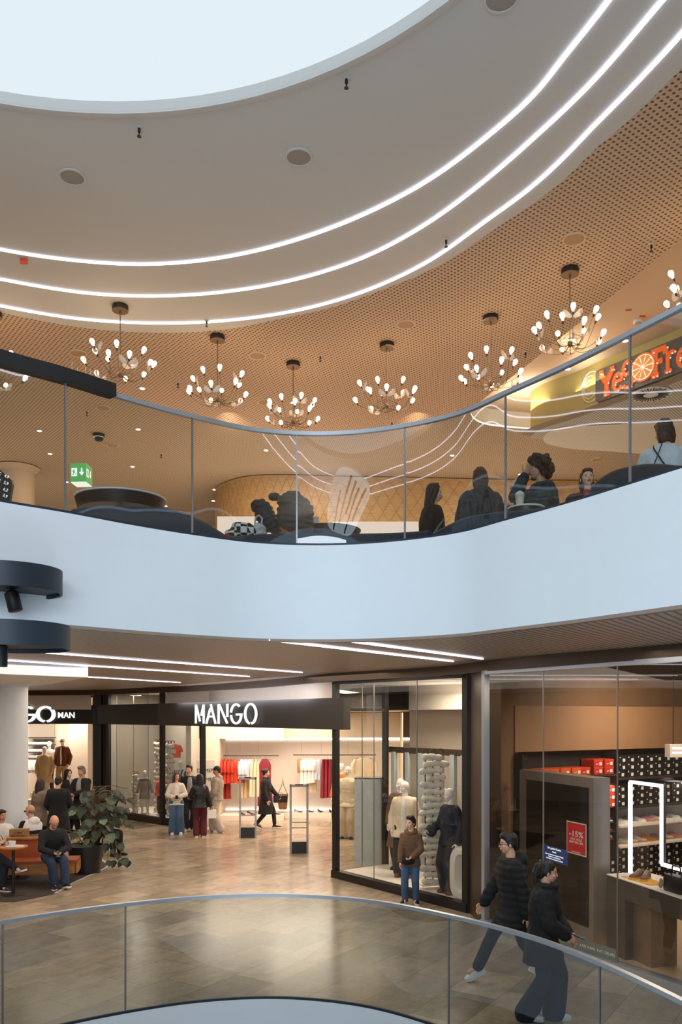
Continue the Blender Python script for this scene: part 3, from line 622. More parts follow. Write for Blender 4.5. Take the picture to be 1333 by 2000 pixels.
# ---- menu board, column upper left
mat('menu_dark', (40,28,22), .4)
Yb = 10.5; poly = [(-40,905),(0,917),(22,937),(24,946),(18,982),(-40,1000)]; o = P(0,950,Yb)
t = obj('menu_board', None, None, o, 0, 'dark hanging menu board with glowing white lines at the left edge', None, 'sign')
q = [P(x,y,Yb)-o for x,y in poly]; m = MB(); m.add([V((a.x,0,a.z)) for a in q]+[V((a.x,.06,a.z)) for a in q], [tuple(range(6)),tuple(range(11,5,-1))]+[(i,(i+1)%6,6+(i+1)%6,6+i) for i in range(6)]); m.build('panel', M('menu_dark'), t)
for i, (ln, y) in enumerate((('CLASSIC   4,9',935),('VEGGIE   5,9',948),('TUNA   6,2',961),('CHEESE   3,9',973))):
    pp = P(17+i*-1.0,y,Yb)-o; text_obj('menu_line', ln, .052, M('exit_white'), Matrix.Translation((pp.x,-.006,pp.z)) @ Matrix.Rotation(rad(90),4,'X') @ Matrix.Rotation(rad(-22),4,'Z'), t, .001, 0, 'RIGHT')
pc = G(33,913,CH); m = MB(); m.lathe([(.4,4.72),(.4,CH-.15),(.44,CH-.1),(.52,CH-.02)], (pc.x,pc.y,0), 32); struct(m.build('column', M('beige_ceiling'), None, True))
# ---- juice bar bulkhead and sign (right)
def juice():
    zt, zb = CH+.34, CZ+5.42
    pts = px_curve([(1042,800),(1046,766),(1132,724),(1172,706),(1333,640),(1480,560)], zt)
    fr = pts[1:]; base = [V((3.66,16.1,0)),V((3.72,15.85,0))]+fr[1:]
    ln = cat_rom(base, 5, False)
    mat('olive_wall', (190,172,104), .6, var=.03); mat('taupe', (150,128,108), .6)
    m = MB(); m.wall(ln, zb, zt); struct(m.build('wall_right', M('olive_wall'), None, True))
    m = MB(); m.loft([[V((p.x,p.y,zb+.03)) for p in offset(ln,.02)],[V((p.x,p.y,zb-.01)) for p in offset(ln,.02)],[V((p.x,p.y,zb-.01)) for p in offset(ln,-.22)]], False, False); struct(m.build('trim_20', M('taupe'), None, True))
    # soffit: white slotted field and smooth white oval
    fld = [ln[3]]+ln[4:]+[V((9.5,10.5,0)),V((9.5,15.2,0)),V((7,16.2,0))]
    slat_mat('slot_soffit', (214,208,202), (150,140,130), 40, .05, .35, .6)
    struct(flat_obj('ceiling', [[V((3.7,16.3,0))]+ln[1:]+[V((10,9.6,0)),V((10,17,0)),V((7.2,17.2,0))]], zb, M('slot_soffit'), False))
    ov = px_curve([(1062,858),(1070,845),(1095,835),(1130,832),(1180,830),(1250,826),(1380,822),(1380,892),(1250,886),(1180,881),(1120,877),(1085,871),(1068,866)], zb-.012)
    struct(flat_obj('ceiling', [cat_rom(ov,4)], zb-.012, M('white_wall'), False))
    v = G(1272,770,zb-.01); t = thing('ceiling_vent', 'round white swirl air vent with dark radial slots behind the orange sign', 'vent', v)
    m = MB(); m.lathe([(.33,0),(.33,-.012),(.03,-.014)], n=40); m.build('vent_plate', M('white_wall'), t, True)
    m = MB()
    for i in range(36):
        a = 2*math.pi*i/36; d = V((math.cos(a),math.sin(a),0)); m.beam(d*.12+V((0,0,-.016)), d*(.28 if i%2 else .31)+V((0,0,-.016)), .022, .004)
    m.build('slot', M('dark_void'), t)
    # sign box
    q0, q1 = G(1176,745,zb+.38), None
    a, b = on_line(fr[1],fr[3],1171), on_line(fr[2]*1,fr[3]*1+ (fr[3]-fr[2])*2,1420)
    d = (b-a).normalized(); nn = V((d.y,-d.x,0)); a = a+nn*.1; b = b+nn*.1
    R_ = frame(V((a.x,a.y,zb+.08)), d); t = obj('juice_bar_sign', None, None, None, 0, 'dark box sign with big orange letters and an orange slice', None, 'sign'); t.matrix_world = R_
    mat('sign_slate', (92,84,82), .45); mat('sign_orange', (238,104,14), .45, emit=.35, var=.03); mat('sign_orange_light', (250,150,50), .5, emit=.35, var=.15, scale=40)
    Ln = (b-a).length; hh = .56; m = MB(); m.prism([(.04,0),(Ln,0),(Ln,hh),(.04,hh),(0,hh-.04),(0,.04)], -.09, 0); m.build('sign_box', M('sign_slate'), t)
    xs = lambda px: (on_line(a, b, px)-a).length
    segs = {'Y': (1173,1202,[[(0,.93),(.28,.93)],[(.1,.9),(.5,.45)],[(.72,.93),(1,.93)],[(.88,.9),(.5,.45)],[(.5,.48),(.5,.05)],[(.3,.05),(.7,.05)]],.04,.30),
     'e': (1200,1219,[[(.1,.5),(.95,.5)],arcp(.5,.45,.44,.42,10,325,16)],.12,.02), 'S': (1217,1240,[arcp(.5,.72,.38,.26,30,250,14)+arcp(.5,.26,.42,.27,80,-150,14)],.05,.05),
     'F': (1275,1303,[[(.25,.05),(.25,.95)],[(0,.05),(.5,.05)],[(0,.94),(1,.94)],[(.25,.52),(.75,.52)],[(.97,.94),(.97,.72)]],.06,.04),
     'r': (1301,1323,[[(.25,.05),(.25,.95)],[(0,.05),(.6,.05)],arcp(.62,.62,.34,.3,165,40,8)],.12,.1), 'e2': (1325,1352,[[(.1,.5),(.95,.5)],arcp(.5,.45,.44,.42,10,325,16)],.12,.02)}
    bulbs = []
    for k, (p0, p1, sg_, lo, _) in segs.items():
        x0, x1 = xs(p0), xs(p1); wd = x1-x0; H_ = .45 if k in 'YSF' else .34; m = MB(); mx = Matrix.Translation((x0,.055,.0))
        strokes(m, mx, [[(u_*wd, v_*H_) for u_,v_ in s_] for s_ in sg_], .085 if k in 'YF' else .06, .03); m.build('letter', M('sign_orange'), t)
        for s_ in sg_:
            for u_, v_ in s_[::3]: bulbs.append((x0+u_*wd+.05, .03+v_*H_, .035))
    m = MB()
    for p in bulbs: m.ell(p, (.015,.015,.014), 8, 6)
    m.build('bulb_row', M('pearl'), t, True)
    xc = xs(1259); r = .235; m = MB(); m.lathe([(r,0),(r,.035)], (xc,.29,0), 40); m.build('orange_slice', M('sign_orange'), t, True)
    m = MB(); m.lathe([(r-.03,.035),(r-.03,.04)], (xc,.29,0), 40); m.build('slice_pith', M('exit_white'), t)
    m = MB()
    for i in range(10):
        a_ = 2*math.pi*i/10; m.prism([(xc+.02*math.cos(a_+.3),.29+.02*math.sin(a_+.3))]+[(xc+(r-.042)*math.cos(a_+.05+.53*j/4),.29+(r-.042)*math.sin(a_+.05+.53*j/4)) for j in range(5)], .04, .045)
    m.build('slice_segment', M('sign_orange_light'), t)
    # white line drawing on the olive wall
    o = on_line(fr[0],fr[1],1150)+nn*.03; m = MB()
    for k in range(3):
        rr = .2-.05*k; m.tube([zz(o+d*(-.02+.5*rr+rr*1.1*math.cos(rad(q_))*.9), zb+.42+rr*1.35*math.sin(rad(q_))) for q_ in range(60,330,15)], .009, 5)
    m.build('wall_drawing', M('white_wall'), None, label='white curved line drawing on the olive wall left of the orange sign', cat='wall drawing')
    lamp('AREA', 'juice_lamp', (6.4,13.9,zb-.05), 30, (255,244,226), 1.4, (6.4,13.9,4.7)); lamp('AREA', 'sign_lamp', V((a.x,a.y,zt-.3))+nn*1.0, 10, (255,236,200), .5, V((b.x,b.y,zb+.2)))
juice()
# ---- wood canopy at the far back
wood_mat('woven_wood', (176,134,84), (206,166,112), 5); wood_mat('wood_slats', (150,110,74), (186,146,104), 6)
def canopy():
    zt, zb = CH-.02, CZ+4.7
    ln = [G(424,968,zt),G(421,955,zt),G(436,944,zt),G(480,931,zt),G(560,927.5,zt),G(640,930,zt),G(760,932,zt),G(900,935,zt),G(1060,938,zt),G(1180,939,zt),G(1330,940,zt)]
    ln = cat_rom([V((p.x,p.y,0)) for p in ln], 5, False)
    m = MB(); m.wall(ln, zb, zt); struct(m.build('wall_back', M('woven_wood'), None, True))
    m = MB(); m.loft([[V((p.x,p.y,zb)) for p in ln],[V((p.x,p.y,zb-.05)) for p in ln],[V((p.x,p.y,zb-.05)) for p in offset(ln,1.5)]], False, False); struct(m.build('trim_21', M('bronze_metal'), None, True))
    m = MB(); dn = ln[5:]
    z0 = zb+.0
    for k in range(0, len(ln)-3, 1):
        for s in (0,1):
            p, q = ln[k], ln[min(k+2,len(ln)-1)]; h = zt-z0
            nrm = V((0,-.012,0)); m.tube([zz(p+nrm, z0+(.05+.9*s)*h), zz((p+q)*.5+nrm, z0+h*.5)], .004, 4); m.tube([zz((p+q)*.5+nrm, z0+h*.5), zz(q+nrm, z0+(.05+.9*(s))*h)], .004, 4)
    struct(m.build('trim_22', M('wood_slats')))
    m = MB(); m.wall([p+V((0,1.6,0)) for p in ln], 4.72, zb); struct(m.build('wall_back', M('wood_slats')))
    m = MB(); m.wall([V((-17,26,0)),V((ln[0].x,26,0))], 4.72, CH); struct(m.build('wall_back', M('beige_ceiling')))
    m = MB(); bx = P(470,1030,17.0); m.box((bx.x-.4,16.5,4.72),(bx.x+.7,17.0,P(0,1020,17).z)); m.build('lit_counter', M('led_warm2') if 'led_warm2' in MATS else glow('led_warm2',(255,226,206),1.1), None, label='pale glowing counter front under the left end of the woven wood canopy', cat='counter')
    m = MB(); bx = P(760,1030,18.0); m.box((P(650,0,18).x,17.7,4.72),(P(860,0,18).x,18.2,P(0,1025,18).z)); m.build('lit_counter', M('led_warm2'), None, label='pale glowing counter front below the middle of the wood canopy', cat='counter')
    m = MB(); a, b_ = P(1000,960,15), P(1058,902,15.6); m.tube([a,b_],.012,6); m.build('hanging_rod', M('black_metal'), None, label='thin black diagonal rod above the curly haired person', cat='rod')
canopy()
# ---- sofas and tables behind the glass
mat('navy_fabric', (28,48,66), .8, bump=.2, bscale=200); mat('slate_fabric', (52,56,64), .8, bump=.2, bscale=200); mat('table_dark', (46,36,30), .4)
def sofa(lb, pts, m_, seat=.5):
    # pts: (px, py top, Y) of the backrest's upper edge, left to right
    r = thing('curved_sofa', lb, 'sofa'); q = [P(*p) for p in pts]; q = cat_rom(q, 5, False); fl = [V((p.x,p.y,0)) for p in q]; bk = offset(fl, .16); st = offset(fl, .34)
    m = MB(); m.loft([[V((a.x,a.y,4.72)),V((a.x,a.y,h.z-.03)),V((a.x,a.y,h.z))+((b2-a)*.2),V((b2.x,b2.y,h.z-.01)),V((b2.x,b2.y,4.72))] for a,b2,h in zip(fl,bk,q)]); m.build('backrest', M(m_), r, True)
    m = MB(); m.loft([[V((a.x,a.y,4.75)),V((a.x,a.y,4.72+.4)),V((b2.x,b2.y,4.72+.42)),V((b2.x,b2.y,4.75))] for a,b2 in zip(bk,st)]); m.build('seat', M(m_), r, True); return r
sofa('long curved navy sofa back behind the glass at the left', [(146,993,9.2),(200,987,9.4),(280,987,9.6),(360,1000,9.9),(405,1022,10.0),(441,1053,9.9)], 'navy_fabric')
sofa('low curved navy sofa back behind the middle of the glass', [(452,1047,9.75),(520,1042,9.8),(600,1040,9.8),(700,1041,9.8),(780,1039,9.45),(835,1035,9.2)], 'navy_fabric')
sofa('slate sofa with high rounded back at the right end of the glass', [(1141,975,7.75),(1160,942,7.7),(1190,921,7.6),(1230,909,7.5),(1275,904,7.35),(1330,908,7.2),(1420,915,6.9)], 'slate_fabric')
sofa('dark curved sofa back below the seated people on the right', [(850,1036,8.8),(900,1012,8.65),(960,1000,8.4),(1020,995,8.15),(1090,985,7.8)], 'navy_fabric')
def rtable(lb, px, py, Y, r, edge=None):
    p = P(px,py,Y); t = thing('round_table', lb, 'table', (p.x,p.y,4.72)); h = p.z-4.72
    m = MB(); m.lathe([(r-.01,h-.02),(r,h-.015),(r,h)], n=40); m.build('tabletop', M(edge or 'white_paint'), t, True)
    m = MB(); m.lathe([(r*.97,h-.022),(r*.9,h-.16),(r*.3,h-.17)], n=40); m.build('underside', M('table_dark'), t, True)
    m = MB(); m.lathe([(.24,0),(.24,.02),(.04,.03),(.035,h-.1)], n=20); m.build('pedestal', M('black_metal'), t, True)
rtable('large round table with dark underside and pale rim behind the navy sofa', 236, 975, 10.6, .58)
rtable('small round white table between the beanie wearer and the curly haired person', 1028, 992, 9.05, .2)
rtable('round dark table holding the iced drink behind the middle sofa', 640, 1036, 11.2, .45, 'table_dark')
# ================================================================ figures
TMP = bpy.data.scenes.new('workbench')
def vox(m, voxel, smooth=4, fac=.5):
    me = m.mesh('tmp', []) if isinstance(m, MB) else m
    o = bpy.data.objects.new('tmp', me); TMP.collection.objects.link(o)
    r = o.modifiers.new('r', 'REMESH'); r.mode = 'VOXEL'; r.voxel_size = voxel; r.use_smooth_shade = True
    if smooth: s = o.modifiers.new('s', 'SMOOTH'); s.factor = fac; s.iterations = smooth
    vl = TMP.view_layers[0]; vl.update(); dg = vl.depsgraph; dg.update()
    out = bpy.data.meshes.new_from_object(o.evaluated_get(dg)); bpy.data.objects.remove(o); bpy.data.meshes.remove(me)
    out.polygons.foreach_set('use_smooth', [True]*len(out.polygons)); return out
def push(me, fn):
    co = [v.co.copy() for v in me.vertices]; no = [v.normal.copy() for v in me.vertices]; out = []
    for c, n in zip(co, no): out.extend(c+n*fn(c))
    me.vertices.foreach_set('co', out); me.update()
def wrinkle(me, amp, sc, seed=0, zs=1.6): push(me, lambda c: amp*(noise.noise(V((c.x*sc+seed, c.y*sc, c.z*sc*zs)))+.55*noise.noise(V((c.x*sc*2.3, c.y*sc*2.3+seed, c.z*sc*zs*2.3)))))
def quilt(me, amp, pitch): push(me, lambda c: amp*(abs(math.sin(math.pi*c.z/pitch))-.5))
def join_mesh(parts):                               # parts: (mesh, matrix) -> one mesh sharing material slots
    bm = bmesh.new()
    for me, mx in parts:
        c = me.copy(); c.transform(mx); bm.from_mesh(c); bpy.data.meshes.remove(c)
    out = bpy.data.meshes.new('body'); bm.to_mesh(out); bm.free(); return out
HEADS = {}
def head_mesh(kind):
    if kind in HEADS: return HEADS[kind]
    m = MB(); f = {'m':1.0,'f':.94,'c':.95,'d':.93}[kind]
    m.ell((0,.012,.03), (.077,.098,.095), 20, 14); m.ell((0,-.018,-.02), (.064*(.94 if kind != 'm' else 1),.072,.085), 18, 12)
    m.ell((0,-.045,-.078), (.034 if kind == 'm' else .028,.032,.03), 12, 8)
    m.ell((0,-.06,.022), (.05,.03,.018), 12, 8)                       # brow
    for s in (-1,1): m.ell((s*.04,-.058,-.022), (.022,.022,.02), 10, 8)   # cheeks
    m.cap((0,-.086,.012),(0,-.101,-.026),.0080,.0115,10)              # nose
    m.ell((0,-.088,-.053), (.021,.012,.0075), 10, 6); m.ell((0,-.086,-.064), (.018,.012,.007), 10, 6)
    if kind != 'd':
        for s in (-1,1): m.ell((s*.078,.012,-.002), (.009,.02,.033), 10, 8)
    m.cap((0,.02,-.06),(0,.028,-.17),.054*f,.056*f,14)
    me = vox(m, .0052, 3, .5); me.transform(Matrix.Scale(f, 4))
    for i in range(5): me.materials.append(None)
    if kind != 'd':
        for p in me.polygons:
            c = p.center/f
            if c.y < -.045:
                ax, z = abs(c.x), c.z
                if ((ax-.031)/.0125)**2+((z-.004)/.0055)**2 < 1: p.material_index = 1
                elif ((ax-.031)/.019)**2+((z-.004)/.009)**2 < 1: p.material_index = 4
                elif .014 < ax < .05 and abs(z-(.0265-.05*max(0,ax-.04))) < .0048: p.material_index = 2
                elif (ax/.024)**2+((z+.0585)/.0095)**2 < 1: p.material_index = 3
    HEADS[kind] = me; return me
HANDS = {}
def hand_mesh(curl, side):
    # wrist at origin, fingers along -z, palm facing +y*? (towards -x*side), thumb forward (-y)
    k = (curl, side)
    if k in HANDS: return HANDS[k]
    m = MB(); m.ell((0,0,-.05), (.016,.041,.05), 12, 8); m.cap((0,0,.03),(0,0,-.02),.024,.026,10)
    for i, (y, ln) in enumerate(((-.031,.068),(-.0105,.078),(.0105,.072),(.03,.056))):
        p = V((0,y,-.088)); a = 0
        for j, fr in enumerate((.45,.32,.23)):
            a += curl*(.5 if j == 0 else .8); q = p+V((-side*math.sin(a), 0, -math.cos(a)))*ln*fr; m.cap(p,q,.0088-.0008*j,.0082-.0008*j,8); p = q
    p = V((-side*.008,-.03,-.03)); q = p+V((-side*.014,-.03,-.028)); m.cap(p,q,.012,.0105,8); r = q+V((-side*.012,-.004,-.03)); m.cap(q,r,.0098,.0078,8)
    me = vox(m, .0042, 2, .4); HANDS[k] = me
    for i in range(5): me.materials.append(None)
    return me
def ik(a, b, l1, l2, hint):
    d = b-a; L = min(d.length, (l1+l2)*.999); dn = d.normalized(); b = a+dn*L
    c = (l1*l1+L*L-l2*l2)/(2*l1*L); c = max(-1, min(1, c)); h = V(hint)-dn*V(hint).dot(dn); h.normalize()
    return a+dn*l1*c+h*l1*math.sqrt(max(0,1-c*c)), b
SKIN = {}
def skin(tone):
    if tone not in SKIN: SKIN[tone] = mat('skin_%d_%d_%d' % tone, tone, .5, var=.06, scale=12)
    return SKIN[tone]
mat('eye_dark', (26,18,16), .2); mat('eye_white', (214,204,196), .3); mat('lips', (158,88,80), .45); mat('brow_dark', (38,26,20), .8); mat('brow_grey', (128,112,100), .8); mat('mannequin_white', (236,232,226), .35, var=.01)
def cloth(name, col, rough=.85, bump=.25, bscale=260, **k): return mat(name, col, rough, bump=bump, bscale=bscale, **k)
class Fig:
    """A posed figure.  Local frame: faces -y, left hand on +x."""
    def __init__(s, H=1.75, sex='m', lean=0, twist=0, hip=.93, hips=(0,0), larm=None, rarm=None, lleg=None, rleg=None, head=(0,0), lel=(.5,.8,-.2), rel=(-.5,.8,-.2), lkn=(.05,-1,0), rkn=(-.05,-1,0), roll=0):
        k = H/1.75; s.k = k; s.H = H; s.sex = sex; s.lean = lean
        s.pel = V((hips[0]*k,hips[1]*k,hip*k)); R = Matrix.Rotation(rad(twist),3,'Z') @ Matrix.Rotation(rad(lean),3,'X') @ Matrix.Rotation(rad(roll),3,'Y'); s.R = R
        up = lambda x,y,z: s.pel + R @ (V((x,y,z))*k)
        s.up = up; sw = {'m':.185,'f':.158,'c':.165,'d':.165}[sex]; s.sw = sw
        s.sh = [up(sw*.96,.01,.445), up(-sw*.96,.01,.445)]; s.neck = up(0,.02,.55); 
        hy, hp = head; s.hr = Matrix.Rotation(rad(twist),3,'Z') @ Matrix.Rotation(rad(lean*.35),3,'X') @ Matrix.Rotation(rad(hy),3,'Z') @ Matrix.Rotation(rad(hp),3,'X')
        s.hs = k*(1.12 if sex == 'c' else 1); s.head = s.neck + (R @ V((0,-.012,.055)))*k + (s.hr @ V((0,-.012,.085)))*s.hs
        hw = .09; s.hp = [s.pel+V((hw*k,0,-.02*k)), s.pel+V((-hw*k,0,-.02*k))]
        dl = V((sw+.05,-.02,-.0)); la = V(larm)*k if larm else None; ra = V(rarm)*k if rarm else None
        lt = la if la else up(sw+.07,-.05,-.06); rt = ra if ra else up(-sw-.07,-.05,-.06)
        s.el, s.wr = [], []
        for a, t, h in ((s.sh[0],lt,lel),(s.sh[1],rt,rel)):
            e, w_ = ik(a, t, .295*k, .255*k, h); s.el.append(e); s.wr.append(w_)
        s.kn, s.an = [], []
        for a, t, h in ((s.hp[0],V(lleg or (.1,.02,.085))*k,lkn),(s.hp[1],V(rleg or (-.1,.02,.085))*k,rkn)):
            e, w_ = ik(a, t, .435*k, .425*k, h); s.kn.append(e); s.an.append(w_)
    def ring(s, c, rx, ry, R=None, n=20, sq=.0):
        R = R if R is not None else s.R; k = s.k; out = []
        for j in range(n):
            a = 2*math.pi*j/n; ca, sa = math.cos(a), math.sin(a); e = .8
            out.append(c + R @ (V((rx*math.copysign(abs(ca)**e,ca), ry*math.copysign(abs(sa)**e,sa), 0))*k))
        return out
    def torso(s, m, g=0, hem=-.06, hemw=None, collar=.52, flare=0, ch=1.0):
        """clothing / body torso as a loft; g grows it"""
        f = {'m':1,'f':.88,'c':.92,'d':.92}[s.sex]; prof = [(-.06,.165,.115),(.06,.150,.105),(.16,.145,.105),(.28,.158,.118),(.38,.170,.118),(.44,.168,.105),(.49,.125,.085),(.53,.075,.065),(.57,.058,.058)]
        if s.sex == 'f': prof = [(-.06,.18,.125),(.05,.155,.108),(.14,.140,.1),(.27,.158,.128),(.36,.164,.118),(.44,.160,.1),(.49,.118,.08),(.53,.075,.06),(.57,.055,.055)]
        rings = []
        if hem < -.06:
            nn = max(2, int((-hem)/.1)); w0, d0 = prof[0][1]*f+g, prof[0][2]*f+g
            for i in range(nn):
                t = 1-i/nn; z = -.06+(hem+.06)*t
                rings.append(s.ring(s.pel+V((0,.0,z*s.k))+ (s.R@V((0,0,0))), w0+flare*t+.01, d0+flare*.8*t+.015, Matrix.Identity(3)))
        for z, w_, d in prof:
            if z < hem or z > collar: continue
            rings.append(s.ring(s.up(0,.008,z), (w_*f*ch+g), (d*f*ch+g)))
        m.loft(rings)
    def arms(s, m, r=(.048,.04,.031), g=0, end=1.0, only=(0,1)):
        for i in only:
            k = s.k; a, e, w_ = s.sh[i], s.el[i], s.wr[i]; m.cap(a,e,(r[0]+g)*k,(r[1]+g)*k,12); q = e+(w_-e)*end; m.cap(e,q,(r[1]+g)*k,(r[2]+g)*k,12)
    def legs(s, m, r=(.083,.054,.04), g=0, end=1.0, flare=0, only=(0,1)):
        for i in only:
            k = s.k; a, e, w_ = s.hp[i], s.kn[i], s.an[i]; q = e+(w_-e)*end
            m.cap(a,e,(r[0]+g)*k,(r[1]+g)*k,14); mid = e+(q-e)*.35; m.cap(e,mid,(r[1]+g)*k,(r[1]*.95+g+flare*.3)*k,14); m.cap(mid,q,(r[1]*.95+g+flare*.3)*k,(r[2]+g+flare)*k,14)
    def hand_mx(s, i, roll=0):
        d = (s.wr[i]-s.el[i]).normalized(); z = -d; fr = s.R @ V((0,-1,0)); y = -(fr - z*fr.dot(z))
        if y.length < .2: y = -(V((0,0,1))-z*z.z)
        y.normalize(); x = y.cross(z); M_ = Matrix((x,y,z)).transposed().to_4x4() @ Matrix.Rotation(rad(roll),4,'Z') @ Matrix.Scale(s.k*1.02,4); M_.translation = s.wr[i]; return M_
    def head_mx(s): M_ = s.hr.to_4x4() @ Matrix.Scale(s.hs,4); M_.translation = s.head; return M_
    def body(s, root, tone, brow='brow_dark', voxel=.016, curl=(.35,.35), roll=(0,0), mannequin=False):
        m = MB(); s.torso(m); s.arms(m); s.legs(m); m.cap(s.up(0,.01,.5), s.neck+(s.head-s.neck)*.4, .055*s.k, .05*s.k, 12)
        for i in (0,1): m.cap(s.an[i], s.an[i]+V((0,-.1,-.045))*s.k, .036*s.k, .03*s.k, 8)
        b_ = vox(m, voxel*s.k, 3)
        for i in range(5): b_.materials.append(None)
        o = join_mesh([(b_,Matrix.Identity(4)),(head_mesh('d' if mannequin else s.sex),s.head_mx()),(hand_mesh(curl[0],1),s.hand_mx(0,roll[0])),(hand_mesh(curl[1],-1),s.hand_mx(1,roll[1]))])
        sk = M('mannequin_white') if mannequin else skin(tone)
        for n in ([sk]*5 if mannequin else [sk,M('eye_dark'),M(brow),M('lips'),M('eye_white')]): o.materials.append(n)
        o.polygons.foreach_set('use_smooth', [True]*len(o.polygons)); return obj('body', o, root)
    def part(s, root, name, m, mt, voxel=.014, wr=.006, sc=9, q=None, sm=3, label=None):
        me = vox(m, voxel, sm)
        if wr: wrinkle(me, wr*.8, sc*1.4, len(name)*3.1, .55 if 'jean' in name or 'trous' in name or 'chino' in name else 1.1)
        if q: quilt(me, q[0], q[1])
        me.materials.append(mt); me.name = name; return obj(name, me, root, label=label)
    def jacket(s, root, name, mt, g=.03, hem=-.2, flare=.02, sleeve=.93, wr=.007, q=None, collar=.54, hood=False, arm=None, label=None, voxel=.014, ch=1.0):
        m = MB(); s.torso(m, g, hem, None, collar, flare, ch); s.arms(m, arm or (.056,.05,.043), g*.55, sleeve)
        if hood: m.ell(s.up(0,.09,.5), (.12*s.k,.075*s.k,.075*s.k), 14, 10, s.R.to_4x4())
        return s.part(root, name, m, mt, voxel, wr, 9, q, 3, label)
    def pants(s, root, name, mt, g=.022, flare=0, end=.97, wr=.006, r=(.084,.06,.045), label=None):
        m = MB(); f = {'m':1,'f':.9,'c':.9,'d':.9}[s.sex]
        m.loft([s.ring(s.pel+V((0,.005,z*s.k)), w_*f+g*.3, d*f+g*.3, Matrix.Identity(3)) for z, w_, d in ((-.1,.165,.115),(-.03,.172,.12),(.05,.16,.112),(.1,.15,.105))])
        s.legs(m, r, g, end, flare); return s.part(root, name, m, mt, .014, wr, 8, None, 3, label)
    def shoes(s, root, up, sole, yaw=(8,-8), pitch=(0,0), high=0, heel=0):
        for i in (0,1):
            k = s.k; R_ = Matrix.Rotation(rad(yaw[i]),4,'Z') @ Matrix.Rotation(rad(pitch[i]),4,'X'); R_.translation = s.an[i]; m = MB()
            prof = [(.075,.03,.03,.012),(.06,.038,.05,.02),(0,.036,.085+high,.02),(-.05,.042,.07,.02),(-.11,.046,.048,.02),(-.155,.042,.04,.018),(-.185,.024,.03,.015)]
            rings = []
            for y, w_, h, b0 in prof:
                z0 = -.085+b0+.006; rings.append([R_ @ (V((w_*k*x_, y*k, (z0+(h-.005)*z_)*k))) for x_, z_ in ((-1,0),(-1,.4),(-.72,.85),(0,1),(.72,.85),(1,.4),(1,0))])
            m.loft(rings); sh = m.build('shoe', M(up) if isinstance(up,str) else up, root, True)
            m = MB(); m.loft([[R_ @ V((w_*1.08*k*x_,y*k,z_*k)) for x_, z_ in ((-1,-.087),(1,-.087),(1,-.055),(-1,-.055))] for y, w_, h, b0 in prof]); m.build('sole', M(sole), sh, True)
    def hair(s, root, style, mt):
        m = MB(); f = {'m':1.0,'f':.94,'c':.95,'d':.93}[s.sex]; n = 24
        if style in ('short','crop','quiff','long','bob','bun','tied','wavy'):
            m.ell((0,.024,.048), (.086,.1,.092), n, 16)
            for sd in (-1,1): m.ell((sd*.066,.03,.012), (.022,.055,.05), 12, 8)
            m.ell((0,.075,-.01), (.066,.045,.075), 14, 10)
        if style == 'crop': m.ell((0,-.02,.095), (.07,.075,.045), 14, 10)
        if style == 'quiff': m.ell((0,-.045,.115), (.066,.058,.042), 14, 10); m.ell((.02,.0,.125), (.06,.07,.035), 12, 8)
        if style in ('long','wavy'):
            for sd in (-1,1):
                pts = [V((sd*.03,-.02,.115)),V((sd*.075,-.03,.06)),V((sd*.088,.0,-.03)),V((sd*.09,.03,-.14)),V((sd*.085,.035,-.27))]
                m.tube(cat_rom(pts,3,False), [.03]*4+[.036]*6+[.03]*3, 10)
            m.loft([[V((w_*math.cos(a), y+d*math.sin(a), z)) for a in [2*math.pi*j/14 for j in range(14)]] for z, w_, d, y in ((.06,.08,.06,.06),(-.05,.09,.055,.075),(-.16,.1,.05,.085),(-.27,.095,.04,.085),(-.36,.07,.03,.08))])
        if style == 'bob':
            m.loft([[V((w_*math.cos(a), y+d*math.sin(a), z)) for a in [2*math.pi*j/16 for j in range(16)]] for z, w_, d, y in ((.09,.07,.07,.03),(.02,.094,.075,.045),(-.06,.1,.07,.05),(-.12,.092,.06,.05),(-.15,.08,.05,.05))])
            m.ell((0,-.045,.098), (.07,.05,.03), 14, 8)
        if style in ('bun','tied'):
            m.ell((0,.125,.06), (.045,.045,.045), 14, 10)
        if style == 'tied': m.tube([V((0,.12,.06)),V((0,.15,-.02)),V((0,.13,-.14)),V((0,.12,-.24))], [.04,.042,.036,.015], 10)
        if style == 'curly':
            rnd = random.Random(3); m.ell((0,.03,.05), (.105,.115,.1), n, 14)
            for i in range(70):
                a, z = rnd.uniform(0,2*math.pi), rnd.uniform(-.09,.14); q = V((.12*math.cos(a),.035+.125*math.sin(a),z))
                if q.y < -.055 and z < .085: continue
                rr = rnd.uniform(.026,.042)*(1 if z > -.04 else .9); sc_ = math.sqrt(max(.15,1-((z-.02)/.16)**2)); m.ell((q.x*sc_,.03+(q.y-.03)*sc_,z), (rr,rr,rr), 10, 8)
        if style == 'balding':
            for sd in (-1,1): m.ell((sd*.066,.04,-.01), (.018,.048,.035), 12, 8)
            m.ell((0,.088,-.018), (.06,.026,.042), 14, 8)
        if style == 'beanie':
            m.loft([[V((w_*math.cos(a), .015+d*math.sin(a), z-.1*(.06-z if False else 0)+.02*math.sin(a)*-1)) for a in [2*math.pi*j/20 for j in range(20)]] for z, w_, d in ((.022,.088,.106),(.05,.092,.11),(.09,.09,.105),(.125,.075,.085),(.15,.045,.05),(.16,.02,.02))])
        if style == 'cap':
            m.ell((0,.02,.05), (.087,.104,.088), n, 14); m.ell((0,.075,-.01), (.066,.04,.06), 12, 8); m.ell((0,-.1,.055), (.06,.06,.012), 14, 6)
        me = vox(m, .0075, 3); wrinkle(me, .004 if style != 'curly' else .008, 45 if style != 'beanie' else 20, 1, .35 if style in ('long','wavy','tied') else 1)
